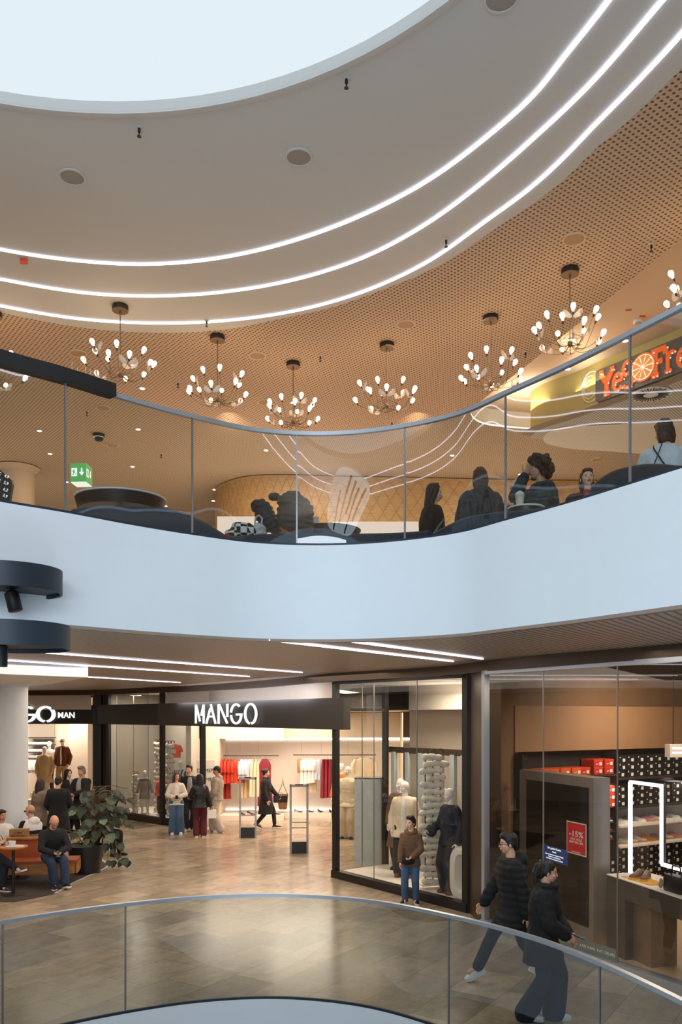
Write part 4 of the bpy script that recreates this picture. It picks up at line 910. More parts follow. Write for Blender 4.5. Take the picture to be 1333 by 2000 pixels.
        me.transform(Matrix.Scale(f,4)); me.transform(s.head_mx()); me.materials.append(mt); nm = {'beanie':'beanie','cap':'cap'}.get(style,'hair'); me.name = nm; return obj(nm, me, root)
    def glasses(s, root, mt='black_metal', dark=False):
        m = MB(); f = {'m':1.0,'f':.94,'c':.95,'d':.93}[s.sex]
        for sd in (-1,1):
            m.tube([V((sd*.032+.023*math.cos(a),-.1,.004+.017*math.sin(a))) for a in [2*math.pi*j/16 for j in range(16)]], .0028, 6, True)
            m.tube([(sd*.055,-.099,.01),(sd*.08,-.04,.008),(sd*.082,.02,.004)], .0026, 5)
            if dark: m.ell((sd*.032,-.1,.003), (.022,.003,.017), 12, 6)
        m.tube([(-.009,-.101,.008),(.009,-.101,.008)], .0026, 5); me = m.mesh('glasses', M(mt), True); me.transform(Matrix.Scale(f,4)); me.transform(s.head_mx()); return obj('glasses', me, root)
    def front(s, root, name, mt, w_=.07, z0=-.05, z1=.5, g=.035, label=None):
        """shirt front showing between open jacket edges"""
        m = MB(); f = {'m':1,'f':.9,'c':.92,'d':.92}[s.sex]; rings = []
        for i in range(8):
            t = i/7; z = z0+(z1-z0)*t; d = (.112+.012*math.sin(math.pi*min(1,max(0,(z-.05)/.4))))*f+g-(.05*max(0,(z-.42)/.1)); ww = w_*(1-.35*max(0,(z-.35)/.2))
            rings.append([s.up(x_*ww, -d*y_+.0, z) for x_, y_ in ((-1,.72),(-.6,.97),(0,1.03),(.6,.97),(1,.72),(.6,.5),(-.6,.5))])
        m.loft(rings); return m.build(name, mt, root, True, label=label)
def person(label, pos, face, name='person', group=None, cat='person'):
    return thing(name, label, cat, pos, rad(face), group)
BK = cloth('black_cloth', (20,21,23)); NV = cloth('navy_cloth', (24,30,40)); DJ = cloth('dark_jeans', (30,40,54)); BJ = cloth('blue_jeans', (70,98,130), var=.3, scale=9); MJ = cloth('mid_jeans', (44,62,88), var=.35, scale=7)
OW = cloth('offwhite_cloth', (216,206,192)); WH = cloth('white_cloth', (234,232,228)); GR = cloth('grey_cloth', (150,146,142)); BE = cloth('beige_cloth', (178,160,136)); BR = cloth('brown_cloth', (104,80,58)); BU = cloth('burgundy_cloth', (86,24,34))
CH_ = cloth('charcoal_cloth', (44,44,48)); DH = mat('hair_black', (22,17,15), .6, var=.3, scale=40); BH = mat('hair_brown', (70,46,30), .6, var=.3, scale=40); GH = mat('hair_grey', (120,110,100), .7, var=.3, scale=40); HB = mat('hair_dark_brown', (42,28,21), .6, var=.3, scale=40)
CO = cloth('cream_cloth', (226,212,188)); mat('shoe_white', (232,232,230), .5); mat('shoe_black', (24,22,22), .5); mat('shoe_brown', (110,74,46), .5); mat('phone_black', (14,14,16), .2); mat('leather_black', (26,24,24), .4); mat('paper_white', (240,238,234), .6)
LS, MS, PS = (222,170,140), (204,150,120), (232,186,160)
def phone(parent_label, pos, rx, rz, name='smartphone'):
    m = MB(); m.box((-.037,-.075,-.004),(.037,.075,.004)); o = m.build(name, M('phone_black'), None, loc=pos, label=parent_label, cat='phone'); o.rotation_euler = (rad(rx),0,rad(rz)); return o
def world(t, p): return Matrix.Translation(t.location) @ Matrix.Rotation(t.rotation_euler.z,4,'Z') @ V(p)
# --- boy
t = person('boy in a brown hooded winter jacket and blue jeans standing at the shop window', G(803,1764), -12)
f = Fig(1.46, 'c', head=(-34,-2), larm=(.06,-.25,.99), rarm=(-.19,-.2,.86), lel=(.8,.4,-.3), rel=(-.8,.4,-.2), lleg=(.105,0,.085), rleg=(-.115,-.03,.085))
f.body(t, PS, curl=(.8,.6)); f.jacket(t, 'jacket', BR, .036, -.17, .012, .92, .008, (.004,.11), .53); f.hair(t, 'quiff', HB)
m = MB(); m.tube([f.up(.1*math.cos(a),.02+.1*math.sin(a),.53+.03*math.sin(a)) for a in [2*math.pi*j/14 for j in range(14)]], .04, 8, True); m.ell(f.up(0,.12,.47), (.1,.06,.07), 12, 8); f.part(t, 'hood', m, BR, .013, .006)
f.pants(t, 'jeans', cloth('bright_jeans', (66,98,134), var=.25), .02, .006); f.shoes(t, 'shoe_black', 'shoe_white', (20,-20))
m = MB(); m.ell(f.up(-.03,-.2,-.03), (.12,.05,.07), 12, 8); f.part(t, 'held_cap', m, BK, .012, .006, label='black cap held in both hands')
# --- man with glasses walking left
t = person('man with glasses in a black puffer jacket walking left', G(1003,1919), -84)
f = Fig(1.80, 'm', lean=5, head=(-4,2), lleg=(.08,.36,.15), rleg=(-.08,-.42,.135), larm=(.26,.1,.80), rarm=(-.24,-.3,.86), lkn=(0,-1,.1), rkn=(0,-1,.3))
f.body(t, LS, curl=(.5,.5)); f.jacket(t, 'puffer_jacket', BK, .055, -.24, .02, .95, .008, (.012,.085), .56); f.hair(t, 'crop', DH); f.glasses(t)
m = MB(); m.ell(f.up(0,.13,.5), (.15,.09,.1), 14, 10, f.R.to_4x4()); f.part(t, 'hood', m, BK, .014, .008)
f.pants(t, 'jeans', NV, .018, .004, .95); f.shoes(t, 'shoe_white', 'shoe_white', (0,0), (-28,24))
# --- woman walking right
t = person('young woman in a black padded coat walking right behind the foreground glass', P(1062,1991,8.79), 66)
t.location.z = 0; f = Fig(1.68, 'f', lean=4, head=(14,6), lleg=(.085,-.1,.085), rleg=(-.085,.16,.1), larm=(.06,-.27,.93), rarm=(-.08,-.28,.96), lel=(.9,.6,-.3), rel=(-.9,.6,-.3))
f.body(t, (214,160,132), curl=(.7,.7), voxel=.014, roll=(-60,60)); f.jacket(t, 'padded_coat', BK, .062, -.29, .045, .8, .01, None, .57, voxel=.013); f.hair(t, 'tied', DH)
f.pants(t, 'trousers', cloth('navy_twill', (36,46,62)), .026, .045, 1.06, .008, (.088,.07,.058)); f.shoes(t, 'shoe_white', 'shoe_white', (4,-4))
m = MB(); m.ell((.03,.10,.105), (.022,.016,.022), 8, 6); me = m.mesh('hair_clip', mat('clip_green', (40,90,66), .4), True); me.transform(f.head_mx()); obj('hair_clip', me, t)
m = MB(); m.tube([(.078,.0,-.03),(.084,-.004,-.05)], .005, 6); me = m.mesh('earring', mat('earring_pearl', (230,226,216), .3), True); me.transform(f.head_mx()); obj('earring', me, t)
m = MB(); m.tube([f.up(.095*math.cos(a),.0+.095*math.sin(a),.555) for a in [2*math.pi*j/16 for j in range(16)]], .035, 8, True); f.part(t, 'collar', m, BK, .012, .006)
phone('black phone between the hands of the young woman walking right', world(t, (-.01,-.36,.92)), 20, 66)
# --- group near the entrance
t = person('woman with long brown hair in a pale jacket and wide blue jeans', G(345,1629), 12)
f = Fig(1.67, 'f', head=(22,0), larm=(.06,-.27,1.07), rarm=(-.08,-.27,1.06), lel=(.9,.3,-.4), rel=(-.9,.3,-.4)); f.body(t, MS, curl=(.8,.8)); f.jacket(t, 'jacket', OW, .035, -.1, .02, .9); f.front(t, 'top', WH, .07, .05, .48, .042); f.hair(t, 'long', BH); f.pants(t, 'wide_jeans', BJ, .028, .045, 1.02, .007, (.09,.075,.06)); f.shoes(t, 'shoe_white', 'shoe_white')
phone('phone held at the waist by the woman in the pale jacket', world(t, (.0,-.36,1.03)), 30, 12)
t = person('tall young man in an open black jacket over a grey shirt', G(370,1623), 16)
f = Fig(1.84, 'm', head=(-28,4), larm=(.2,-.16,.92), rarm=(-.25,-.1,.88)); f.body(t, LS); f.jacket(t, 'jacket', BK, .036, -.12, .02); f.front(t, 'shirt', GR, .085, -.1, .5, .044); f.hair(t, 'crop', DH); f.pants(t, 'trousers', CH_, .026, .014); f.shoes(t, 'shoe_white', 'shoe_white', (18,-14))
t = person('woman seen from behind with long black hair, black jacket and dark red trousers', G(391,1634), 188)
f = Fig(1.66, 'f', head=(6,0), larm=(.14,-.26,1.0), rarm=(-.3,-.02,.82), lel=(.9,.4,-.2)); f.body(t, MS, curl=(.6,1.4)); f.jacket(t, 'jacket', mat('black_leatherette', (24,24,26), .4, bump=.3, bscale=90), .04, -.12, .02); f.hair(t, 'long', DH); f.pants(t, 'trousers', BU, .026, .026, 1.0); f.shoes(t, 'shoe_white', 'shoe_white')
hp = world(t, (-.3,-.03,.72)); g = thing('paper_bag', 'small white carrier bag held by the woman in dark red trousers', 'bag', hp+V((0,0,-.24)), rad(20)); m = MB(); m.loft([[V((x*.12,y*.05,z)) for x,y in ((-1,-1),(1,-1),(1,1),(-1,1))] for z in (0,.22)]); m.build('bag_body', M('paper_white'), g); m = MB(); [m.tube([(-.06,y,.22),(-.05,y,.3),(.05,y,.3),(.06,y,.22)], .004, 5) for y in (-.03,.03)]; m.build('bag_handle', M('paper_white'), g)
t = person('young man with black hair in a grey hoodie and pale trousers', G(424,1625), -96)
f = Fig(1.82, 'm', head=(0,4), larm=(.18,-.22,.93), rarm=(-.2,-.24,.95), lleg=(.1,.12,.085), rleg=(-.1,-.12,.085)); f.body(t, (196,140,108)); f.jacket(t, 'hoodie', cloth('grey_hoodie', (158,146,132)), .045, -.09, .0, .97, .01, None, .55, True); f.hair(t, 'cap', DH); f.pants(t, 'wide_trousers', cloth('pale_trousers', (186,174,160)), .04, .035, .97, .01); f.shoes(t, 'shoe_white', 'shoe_white')
# --- woman inside shop
t = person('woman in a long black coat carrying a black bag inside the clothing shop', G(520,1618), 80)
f = Fig(1.7, 'f', head=(10,4), larm=(.2,-.3,.93), rarm=(-.24,-.1,.85), lleg=(.08,-.24,.1), rleg=(-.08,.26,.15), lkn=(0,-1,0)); f.body(t, LS, curl=(1.2,.4)); f.jacket(t, 'long_coat', BK, .045, -.5, .07, .93, .008, None, .57); f.hair(t, 'bun', DH); f.pants(t, 'trousers', BK, .01, 0, .95); f.shoes(t, 'shoe_black', 'shoe_white', (0,0), (0,22))
hp = world(t, (.22,-.36,.72)); m = MB(); m.loft([[V((x*.2,y*.06,z)) for x,y in ((-1,-.6),(-.6,-1),(.6,-1),(1,-.6),(1,.6),(.6,1),(-.6,1),(-1,.6))] for z in (0,.03,.17,.2)]); g = thing('handbag', 'soft black bag in the hand of the woman inside the shop', 'bag', hp, rad(10)); m.build('bag_body', M('leather_black'), g, True); m = MB(); m.tube([(-.08,0,.2),(-.05,0,.28),(.05,0,.28),(.08,0,.2)], .006, 6); m.build('bag_handle', M('leather_black'), g)
# --- cafe
SIT = dict(hip=.565, lleg=(.12,-.44,.085), rleg=(-.12,-.42,.085), lkn=(.1,-1,.8), rkn=(-.1,-1,.8))
def sit(**k): d = dict(SIT); d.update(k); return d
t = person('bald bearded man in a dark sweater and jeans sitting on the bench with a phone', P(100,1680,15.75), 30); t.location.z = 0
f = Fig(1.78, 'm', **sit(lean=20, head=(4,28), larm=(.07,-.40,.66), rarm=(-.03,-.42,.66), lel=(.9,.2,-.6), rel=(-.9,.2,-.6), lleg=(.16,-.47,.10), rleg=(-.02,-.38,.085)))
f.body(t, (222,160,132), 'brow_grey', curl=(.9,.9)); f.jacket(t, 'sweater', cloth('ink_sweater', (26,28,34)), .028, -.05, 0, .95, .008, None, .54); f.pants(t, 'jeans', MJ, .022, .008, .96); f.shoes(t, 'shoe_black', 'shoe_white', (10,-10), (-12,0)); f.glasses(t)
me = head_mesh('m'); m = MB(); m.ell((0,-.045,-.082), (.042,.04,.034), 12, 8); m.ell((0,.085,-.03), (.06,.03,.03), 10, 6); f2 = vox(m, .007, 2); f2.transform(f.head_mx()); f2.materials.append(GH); obj('beard', f2, t)
phone('phone in the hands of the bald seated man', world(t, (.02,-.5,.66)), 40, 30)
t = person('balding man with dark glasses and a white hood seated beside the column', P(64,1640,17.05), -128); t.location.z = 0
f = Fig(1.75, 'm', **sit(lean=8, head=(20,4), larm=(.1,-.4,.72), rarm=(-.1,-.4,.72))); f.body(t, (214,156,128)); f.jacket(t, 'dark_jacket', BK, .03, -.05, 0, .95); m = MB(); f.torso(m, .045, .26, None, .54); m.ell(f.up(0,.12,.47), (.14,.07,.1), 12, 8); f.part(t, 'white_hood', m, WH, .014, .008); f.hair(t, 'balding', GH); f.glasses(t, 'black_metal', True); f.pants(t, 'jeans', DJ); f.shoes(t, 'shoe_black', 'shoe_black')
t = person('dark haired woman in a white shirt seated at the left edge by the column', P(2,1640,16.75), 32); t.location.z = 0
f = Fig(1.68, 'f', **sit(lean=6, head=(24,2), larm=(.16,-.38,.80), rarm=(-.14,-.38,.78))); f.body(t, (206,146,116), curl=(.9,.9)); f.jacket(t, 'shirt', WH, .03, -.05, 0, .85, .009); f.hair(t, 'bob', DH); f.pants(t, 'trousers', DJ); f.shoes(t, 'shoe_black', 'shoe_white')
t = person('seated person with crossed legs in dark jeans cut off by the left edge', P(-34,1660,15.25), 62); t.location.z = 0
f = Fig(1.76, 'm', **sit(lean=14, head=(0,8), larm=(.2,-.44,.86), rarm=(.0,-.46,.9), lleg=(.12,-.36,.085), rleg=(.2,-.62,.44), rkn=(-.3,-1,.9))); f.body(t, LS, curl=(.9,.9)); f.jacket(t, 'striped_sweater', slat_mat('striped_cloth', (196,188,176), (120,88,60), 0, .06, .5, .9), .03, -.05, 0, .9); f.hair(t, 'short', BH); f.pants(t, 'jeans', DJ); f.shoes(t, 'shoe_black', 'shoe_white', (10,50), (0,-10))
t = person('girl with long dark hair in a beige coat standing by the column', G(78,1654), 152)
f = Fig(1.66, 'f', head=(30,6), larm=(.16,-.24,1.0), rarm=(-.16,-.24,1.0)); f.body(t, LS); f.jacket(t, 'coat', cloth('taupe_coat', (128,112,98)), .045, -.38, .05); f.hair(t, 'long', HB); f.pants(t, 'trousers', DJ); f.shoes(t, 'shoe_white', 'shoe_white')
t = person('person in a long black coat standing with their back to us behind the bench', G(114,1658), 196)
f = Fig(1.74, 'm', head=(-24,10), larm=(.2,-.2,.95), rarm=(-.2,-.2,.95)); f.body(t, LS); f.jacket(t, 'long_coat', BK, .06, -.52, .06); f.hair(t, 'short', DH); f.pants(t, 'trousers', BK); f.shoes(t, 'shoe_black', 'shoe_black')
t = person('dark haired woman with a long pale scarf facing right behind the group at the bench', G(133,1626), 64)
f = Fig(1.74, 'f', head=(8,0)); f.body(t, PS); f.jacket(t, 'coat', BK, .045, -.4, .05); f.front(t, 'scarf', cloth('pale_scarf', (190,176,160)), .075, -.1, .54, .07); f.hair(t, 'long', DH); f.pants(t, 'trousers', BK); f.shoes(t, 'shoe_black', 'shoe_black')
t = person('grey haired man in a black coat over a light grey hoodie holding his hands together', G(160,1632), -14)
f = Fig(1.84, 'm', head=(-16,6), larm=(-.03,-.3,1.08), rarm=(-.1,-.3,1.06), lel=(.9,.3,-.4), rel=(-.9,.3,-.4)); f.body(t, (206,150,124), 'brow_grey', curl=(1,1)); f.jacket(t, 'coat', BK, .05, -.5, .06); f.front(t, 'hoodie', GR, .085, .12, .56, .064); f.hair(t, 'quiff', GH); f.pants(t, 'trousers', BK); f.shoes(t, 'shoe_black', 'shoe_black')
t = person('person in dark clothes sitting half hidden behind the potted plant', P(196,1650,19.2), 72); t.location.z = 0
f = Fig(1.74, 'm', **sit(lean=16, head=(0,14), larm=(.1,-.4,.78), rarm=(-.1,-.42,.76))); f.body(t, MS); f.jacket(t, 'jacket', BK, .04, -.06); f.hair(t, 'short', DH); f.pants(t, 'trousers', BK); f.shoes(t, 'shoe_black', 'shoe_black')
# --- upper gallery
UF = 4.72
def upseat(label, px, Y, face, **k):
    p = P(px, 1000, Y); t = person(label, (p.x,p.y,UF), face); return t, Fig(k.pop('H',1.72), k.pop('sex','f'), **sit(**k))
t, f = upseat('woman with long black hair in black clothes sitting sideways facing right', 842, 10.5, 78, H=1.78, lean=4, head=(4,2), lleg=(.12,-.3,.085), rleg=(-.12,-.28,.085)); f.body(t, PS); f.jacket(t, 'black_robe', BK, .05, -.06); f.hair(t, 'long', DH); f.pants(t, 'trousers', BK, .03); f.shoes(t, 'shoe_black', 'shoe_black')
t, f = upseat('person with short dark hair in a black coat leaning right, left of the hooded back', 893, 11.0, 70, sex='m', lean=26, head=(0,8), H=1.74); f.body(t, MS); f.jacket(t, 'coat', BK, .05, -.06); f.hair(t, 'crop', DH); f.pants(t, 'trousers', BK); f.shoes(t, 'shoe_black', 'shoe_black')
t, f = upseat('person with brown hair in a black hooded coat seen from behind', 941, 9.75, 186, lean=6, head=(-8,6), H=1.78); f.body(t, MS); f.jacket(t, 'hooded_coat', BK, .07, -.06, 0, .95, .01, None, .56, True); f.hair(t, 'bob', BH); f.pants(t, 'trousers', BK); f.shoes(t, 'shoe_black', 'shoe_black')
t, f = upseat('person in a beige knitted beanie facing right at the white table', 1003, 10.4, 74, H=1.8, lean=6, head=(0,4), larm=(.1,-.4,.86), rarm=(-.06,-.42,.86)); f.body(t, PS, curl=(.9,.9)); f.jacket(t, 'dark_jacket', CH_, .04, -.06); f.hair(t, 'beanie', cloth('beige_knit', (206,186,164), bump=.6, bscale=120)); f.pants(t, 'trousers', DJ); f.shoes(t, 'shoe_black', 'shoe_black')
def plaid():
    m = slat_mat('plaid_shirt', (34,66,58), (26,34,54), 0, .16, .45, .9); nt = m.node_tree
    for n in nt.nodes:
        if n.type == 'MAPPING': n.inputs['Rotation'].default_value = (0,rad(90),0)
    return m
t, f = upseat('person with dark curly hair and a green checked shirt', 1070, 9.35, -80, sex='m', lean=10, head=(-4,2), H=1.74, rarm=(-.02,-.26,1.17), rel=(-.3,-.8,-1), larm=(.1,-.4,.8)); f.body(t, MS, curl=(.4,.9)); f.jacket(t, 'checked_shirt', plaid(), .035, -.06, 0, .93, .008); f.hair(t, 'curly', DH); f.pants(t, 'jeans', DJ); f.shoes(t, 'shoe_black', 'shoe_white')
t, f = upseat('woman with light brown bobbed hair, black padded jacket and red scarf looking up', 1141, 9.75, -18, lean=4, head=(16,-14), roll=4); f.body(t, PS); f.jacket(t, 'padded_jacket', BK, .055, -.06, 0, .95, .008, (.01,.09)); f.hair(t, 'bob', BH); f.front(t, 'red_scarf', cloth('red_cloth', (150,30,34)), .05, .3, .55, .075); f.pants(t, 'trousers', DJ); f.shoes(t, 'shoe_black', 'shoe_black')
t, f = upseat('woman in a white shirt with a thin dark crossbody strap, seen from behind', 1299, 8.0, 158, lean=10, head=(30,10), H=1.74, larm=(.14,-.4,.84), rarm=(-.1,-.42,.84)); f.body(t, PS, curl=(.9,.9)); f.jacket(t, 'white_shirt', cloth('pale_shirt', (206,216,224), bump=.4, bscale=40), .04, -.06, 0, .75, .013, None, .54); f.hair(t, 'bob', HB); f.pants(t, 'trousers', BK); f.shoes(t, 'shoe_black', 'shoe_white')
m = MB(); m.tube([f.up(.1,.0,.56),f.up(.1,.13,.47),f.up(.02,.185,.3),f.up(-.1,.185,.1),f.up(-.2,.1,-.04)], .007, 6); m.tube([f.up(.02,.16,.5),f.up(.06,.19,.36),f.up(.1,.19,.25)], .005, 6); m.build('strap', NV, t)
# --- mannequins
def dummy(label, pos, face, z, **k):
    t = person(label, (pos.x,pos.y,z), face, 'mannequin', None, 'mannequin'); f = Fig(k.pop('H',1.84), 'd', **k); f.body(t, None, mannequin=True, voxel=.015); 
    m = MB(); m.lathe([(.17,0),(.17,.008),(.01,.012)], (0,.02,0), 24); m.build('base_plate', M('steel_grey'), t, True); return t, f
DN = cloth('dark_denim', (40,46,60), var=.2)
def at(px, Y): return P(px, 1000, Y)
t, f = dummy('white mannequin in a cream jacket and dark trousers behind the boy', at(791,16.0), -16, .12, head=(-40,0)); f.jacket(t, 'cream_jacket', CO, .045, -.2, .05, .95, .008, None, .54); f.front(t, 'shirt', WH, .05, -.14, .5, .05); f.pants(t, 'trousers', NV, .035, .04, 1.0); f.shoes(t, 'shoe_brown', 'shoe_brown')
t, f = dummy('white mannequin in a brown coat half hidden behind the cream jacket mannequin', at(783,16.75), -26, .12, head=(-30,0)); f.jacket(t, 'long_coat', cloth('brown_coat', (110,84,64)), .05, -.5, .06); f.pants(t, 'trousers', NV, .03); f.shoes(t, 'shoe_black', 'shoe_black')
t, f = dummy('white mannequin in a dark denim jacket facing left with a denim bag', at(880,14.5), -62, .12, head=(-14,8), larm=(.27,-.04,.86), rarm=(-.2,-.24,1.04)); f.jacket(t, 'denim_jacket', DN, .045, -.13, .02, .9, .009, None, .55); f.pants(t, 'wide_jeans', cloth('charcoal_jeans', (58,56,60)), .04, .05, 1.02); f.shoes(t, 'shoe_brown', 'shoe_brown')
m = MB(); m.ell(f.up(-.16,-.27,.1), (.14,.07,.11), 12, 8); f.part(t, 'denim_bag', m, DN, .012, .006, 14)
t, f = dummy('white mannequin in a white blazer and pale trousers beside the tall pale panel', G(680,1638), -22, 0, H=1.9, head=(-20,0)); f.jacket(t, 'white_blazer', CO, .035, -.16, .03); f.pants(t, 'pale_trousers', cloth('sand_cloth', (206,190,164)), .04, .04, 1.02); f.shoes(t, 'shoe_black', 'shoe_black')
t, f = dummy('white mannequin in orange and brown behind the white blazer mannequin', at(667,22.9), -30, 0, H=1.92); f.jacket(t, 'orange_top', cloth('orange_cloth', (190,110,40)), .04, -.1, .03); f.pants(t, 'brown_skirt', cloth('rust_cloth', (120,62,34)), .05, .05, 1.0); f.shoes(t, 'shoe_brown', 'shoe_brown')
t, f = dummy("small child mannequin in a grey and navy dress in the children's window", at(283,25.75), 6, .17, H=1.36, larm=(.3,0,.85), rarm=(-.3,0,.85)); f.jacket(t, 'grey_dress', GR, .035, -.32, .02, .9); m = MB(); f.torso(m, .043, .32, None, .52); f.part(t, 'navy_yoke', m, cloth('navy_knit', (56,56,82)), .013, .004); f.shoes(t, 'shoe_white', 'shoe_white')
t, f = dummy('child mannequin in a coral sweater behind the dark window post', at(317,25.35), -10, .17, H=1.28, larm=(.26,0,.85), rarm=(-.26,0,.85)); f.jacket(t, 'coral_sweater', cloth('coral_cloth', (228,92,70)), .05, -.1, .02, .95); f.pants(t, 'dark_trousers', CH_, .03, .03); f.shoes(t, 'shoe_white', 'shoe_white')
t, f = dummy('mannequin in a blue and white patterned shirt behind the tall young man', at(353,25.0), -8, .17, H=1.7); f.jacket(t, 'patterned_shirt', slat_mat('blue_stripes', (226,226,228), (70,96,150), 20, .08, .45, .9), .035, -.1, .02); f.pants(t, 'trousers', CH_, .03); f.shoes(t, 'shoe_white', 'shoe_white')
t, f = dummy('mannequin in a long beige raincoat in the menswear shop', at(87,29.0), 8, .30, H=1.85); f.jacket(t, 'raincoat', cloth('raincoat_beige', (206,172,122)), .05, -.38, .05); f.pants(t, 'trousers', CO, .02); f.shoes(t, 'shoe_brown', 'shoe_brown')
t, f = dummy('mannequin in a brown suede jacket and beige trousers in the menswear shop', at(122,29.2), -4, .60, H=1.84); f.jacket(t, 'suede_jacket', cloth('suede_brown', (112,58,26)), .04, -.12, .0); f.front(t, 'shirt', WH, .035, -.16, .5, .046); f.pants(t, 'chinos', cloth('chino_beige', (196,160,112)), .02); f.shoes(t, 'shoe_brown', 'shoe_brown'); f.glasses(t, 'black_metal', True)
t, f = dummy('mannequin in a pale grey shirt behind the beige raincoat mannequin', at(96,30.1), 0, .45, H=1.85); f.jacket(t, 'grey_shirt', cloth('pale_grey_cloth', (180,182,188)), .03, -.1, 0); f.pants(t, 'trousers', CH_, .02); f.shoes(t, 'shoe_black', 'shoe_black')
m = MB(); p = at(104,29.4); m.box((p.x-1.0,29.9,0),(p.x+.0,30.6,.45)); m.box((p.x-.1,28.95,0),(p.x+.75,29.75,.6)); m.box((p.x-.75,28.75,0),(p.x-.12,29.4,.30)); struct(m.build('trim_23', M('white_wall')))
# ================================================================ shop goods
def ordinal(i): return ['first','second','third','fourth','fifth','sixth','seventh','eighth','ninth','tenth','eleventh','twelfth'][i]
# ---- garments on rails
mat('hanger_metal', (120,112,104), .35, metal=.7)
def rail(label, pxa, pxb, py, Y, drops, zc):
    a, b = P(pxa,py,Y), P(pxb,py,Y); t = thing('clothes_rail', label, 'clothes rail', ((a.x+b.x)/2,Y,0)); o = t.location
    m = MB(); m.tube([a-o,b-o], .016, 8); m.build('bar', M('bronze_metal'), t, True)
    for x in drops:
        p = P(x,py,Y); m = MB(); m.tube([p-o, V((p.x,Y,zc))-o], .004, 6); m.build('suspension_wire', M('steel_grey'), t)
def garment(label, px, pyt, pyb, Y, w, mt, rz=0, sleeves=0, flare=1.0, name='hanging_garment', cat='garment', group=None, waist=1.0, neck=.07, fold=7):
    top = P(px, pyt, Y); L = (pyb-pyt)/F*Y; t = thing(name, label, cat, (top.x,top.y,top.z), rad(rz), group)
    m = MB(); m.tube([(0,0,-.03),(0,0,.03),(.02,0,.06),(0,0,.08),(-.018,0,.065)], .0035, 5); m.tube([(-w*.46,0,-.07),(0,0,-.03),(w*.46,0,-.07)], .006, 5); m.build('hanger', M('hanger_metal'), t)
    m = MB(); rings = []; n = 26; k = 14
    for i in range(k+1):
        u = i/k; z = -.03-u*L; ww = w/2
        if neck and u < .16: ww *= .35+.65*(u/.16)**.6
        ww *= 1+(waist-1)*math.sin(math.pi*min(1,u/.8)) if waist != 1 else 1
        ww *= 1+(flare-1)*u; dp = (.035+.03*min(1,u*4))*(1+.5*(flare-1)*u)
        rings.append([V((ww*math.cos(a)*(1+.05*u*math.sin(fold*a+1)), (dp+.016*u*math.sin(fold*a))*math.sin(a)+.010*u*math.sin(fold*1.3*a), z)) for a in [2*math.pi*j/n for j in range(n)]])
    m.loft(rings)
    m.build('cloth', mt, t, True)
    if sleeves:
        for s in (-1,1):
            m = MB(); m.tube(cat_rom([V((s*w*.40,0,-.09)),V((s*w*.52,-.01,-.2)),V((s*w*.55,-.02,-.09-sleeves))],4,False), [.05]*4+[.06]*4+[.055], 10); m.build('sleeve', mt, t, True)
    return t
RED = cloth('red_satin', (192,48,24), .5); RED2 = cloth('red_dark', (150,30,20), .6); LIL = cloth('lilac_cloth', (204,208,224)); SAND = cloth('sand_cloth2', (226,208,176)); BUR = cloth('burgundy_satin', (128,24,44), .45); TAN = cloth('tan_cloth', (196,142,92)); SKY = cloth('pale_blue_cloth', (206,216,230))
rail('clothes rail with red, lilac and burgundy clothes on the left niche wall', 437, 545, 1476, 25.9, (469,505), 2.48)
rail('clothes rail with white and burgundy clothes on the right niche wall', 573, 735, 1474.5, 26.3, (589,628,680), 2.5)
for i, (x, b_) in enumerate(((437,1529),(444,1528),(451,1527),(458,1524))): garment(ordinal(i)+' red satin tunic from the left on the left clothes rail', x, 1481, b_, 25.9, .42, RED, 75, .34, 1.15)
garment('orange red satin tunic with wide sleeves, rightmost of the red ones', 463, 1482, 1527, 25.85, .46, cloth('orange_red', (212,70,34), .5), 25, .36, 1.15)
for i, x in enumerate((439,446)): garment(('left','right')[i]+' pair of dark red trousers showing under the red tunics', x, 1524, 1558, 26.08, .26, RED2, 70, 0, 1.0, neck=0)
for i, x in enumerate((473,481,489)): garment(ordinal(i)+' pale lilac blouse from the left beside the red tunics', x, 1481, 1518, 25.9, .42, LIL, 74-8*i, .4, 1.1)
for i, x in enumerate((475,483)): garment(('left','right')[i]+' pair of cream trousers below the lilac blouses', x, 1519, 1556, 26.08, .26, cloth('cream_trouser', (226,198,156)), 66, 0, 1.0, neck=0)
for i, x in enumerate((494,501,507)): garment(ordinal(i)+' long cream skirt from the left on the left rail', x, 1481, 1553, 25.92, .36, SAND, 76, 0, 1.25)
garment('long burgundy dress hanging at the right end of the left clothes rail', 518, 1480, 1572, 25.8, .42, BUR, 8, 0, 1.1, waist=.82)
garment('tan scarf hanging at the left end of the right clothes rail', 586, 1480, 1508, 26.25, .16, TAN, 15, 0, 1.0, neck=0)
for i, x in enumerate((593,600,607,614)): garment(ordinal(i)+' white pleated blouse from the left on the right clothes rail', x, 1480, 1529-i, 26.25, .36, WH, 74, .3, 1.25)
garment('pale blue blouse between white blouses and burgundy skirts', 623, 1480, 1521, 26.25, .34, SKY, 40, .3, 1.1)
garment('beige scarf hanging below the white blouses', 609, 1524, 1546, 26.3, .3, SAND, 10, 0, 1.2, neck=0)
for i, x in enumerate((633,640,647)): garment(ordinal(i)+' burgundy pleated skirt from the left on the right rail', x, 1481, 1556-i*.5, 26.2, .3, BUR, 72, 0, 1.5, neck=0, fold=9)
garment('cream short jacket hanging behind the tall pale panel', 712, 1478, 1524, 24.5, .62, CO, 5, .35, 1.0)
garment('orange blouse hanging high behind the cushion tower', 342, 1451, 1478, 25.6, .34, cloth('coral_cloth2', (226,110,86)), 20, .2)
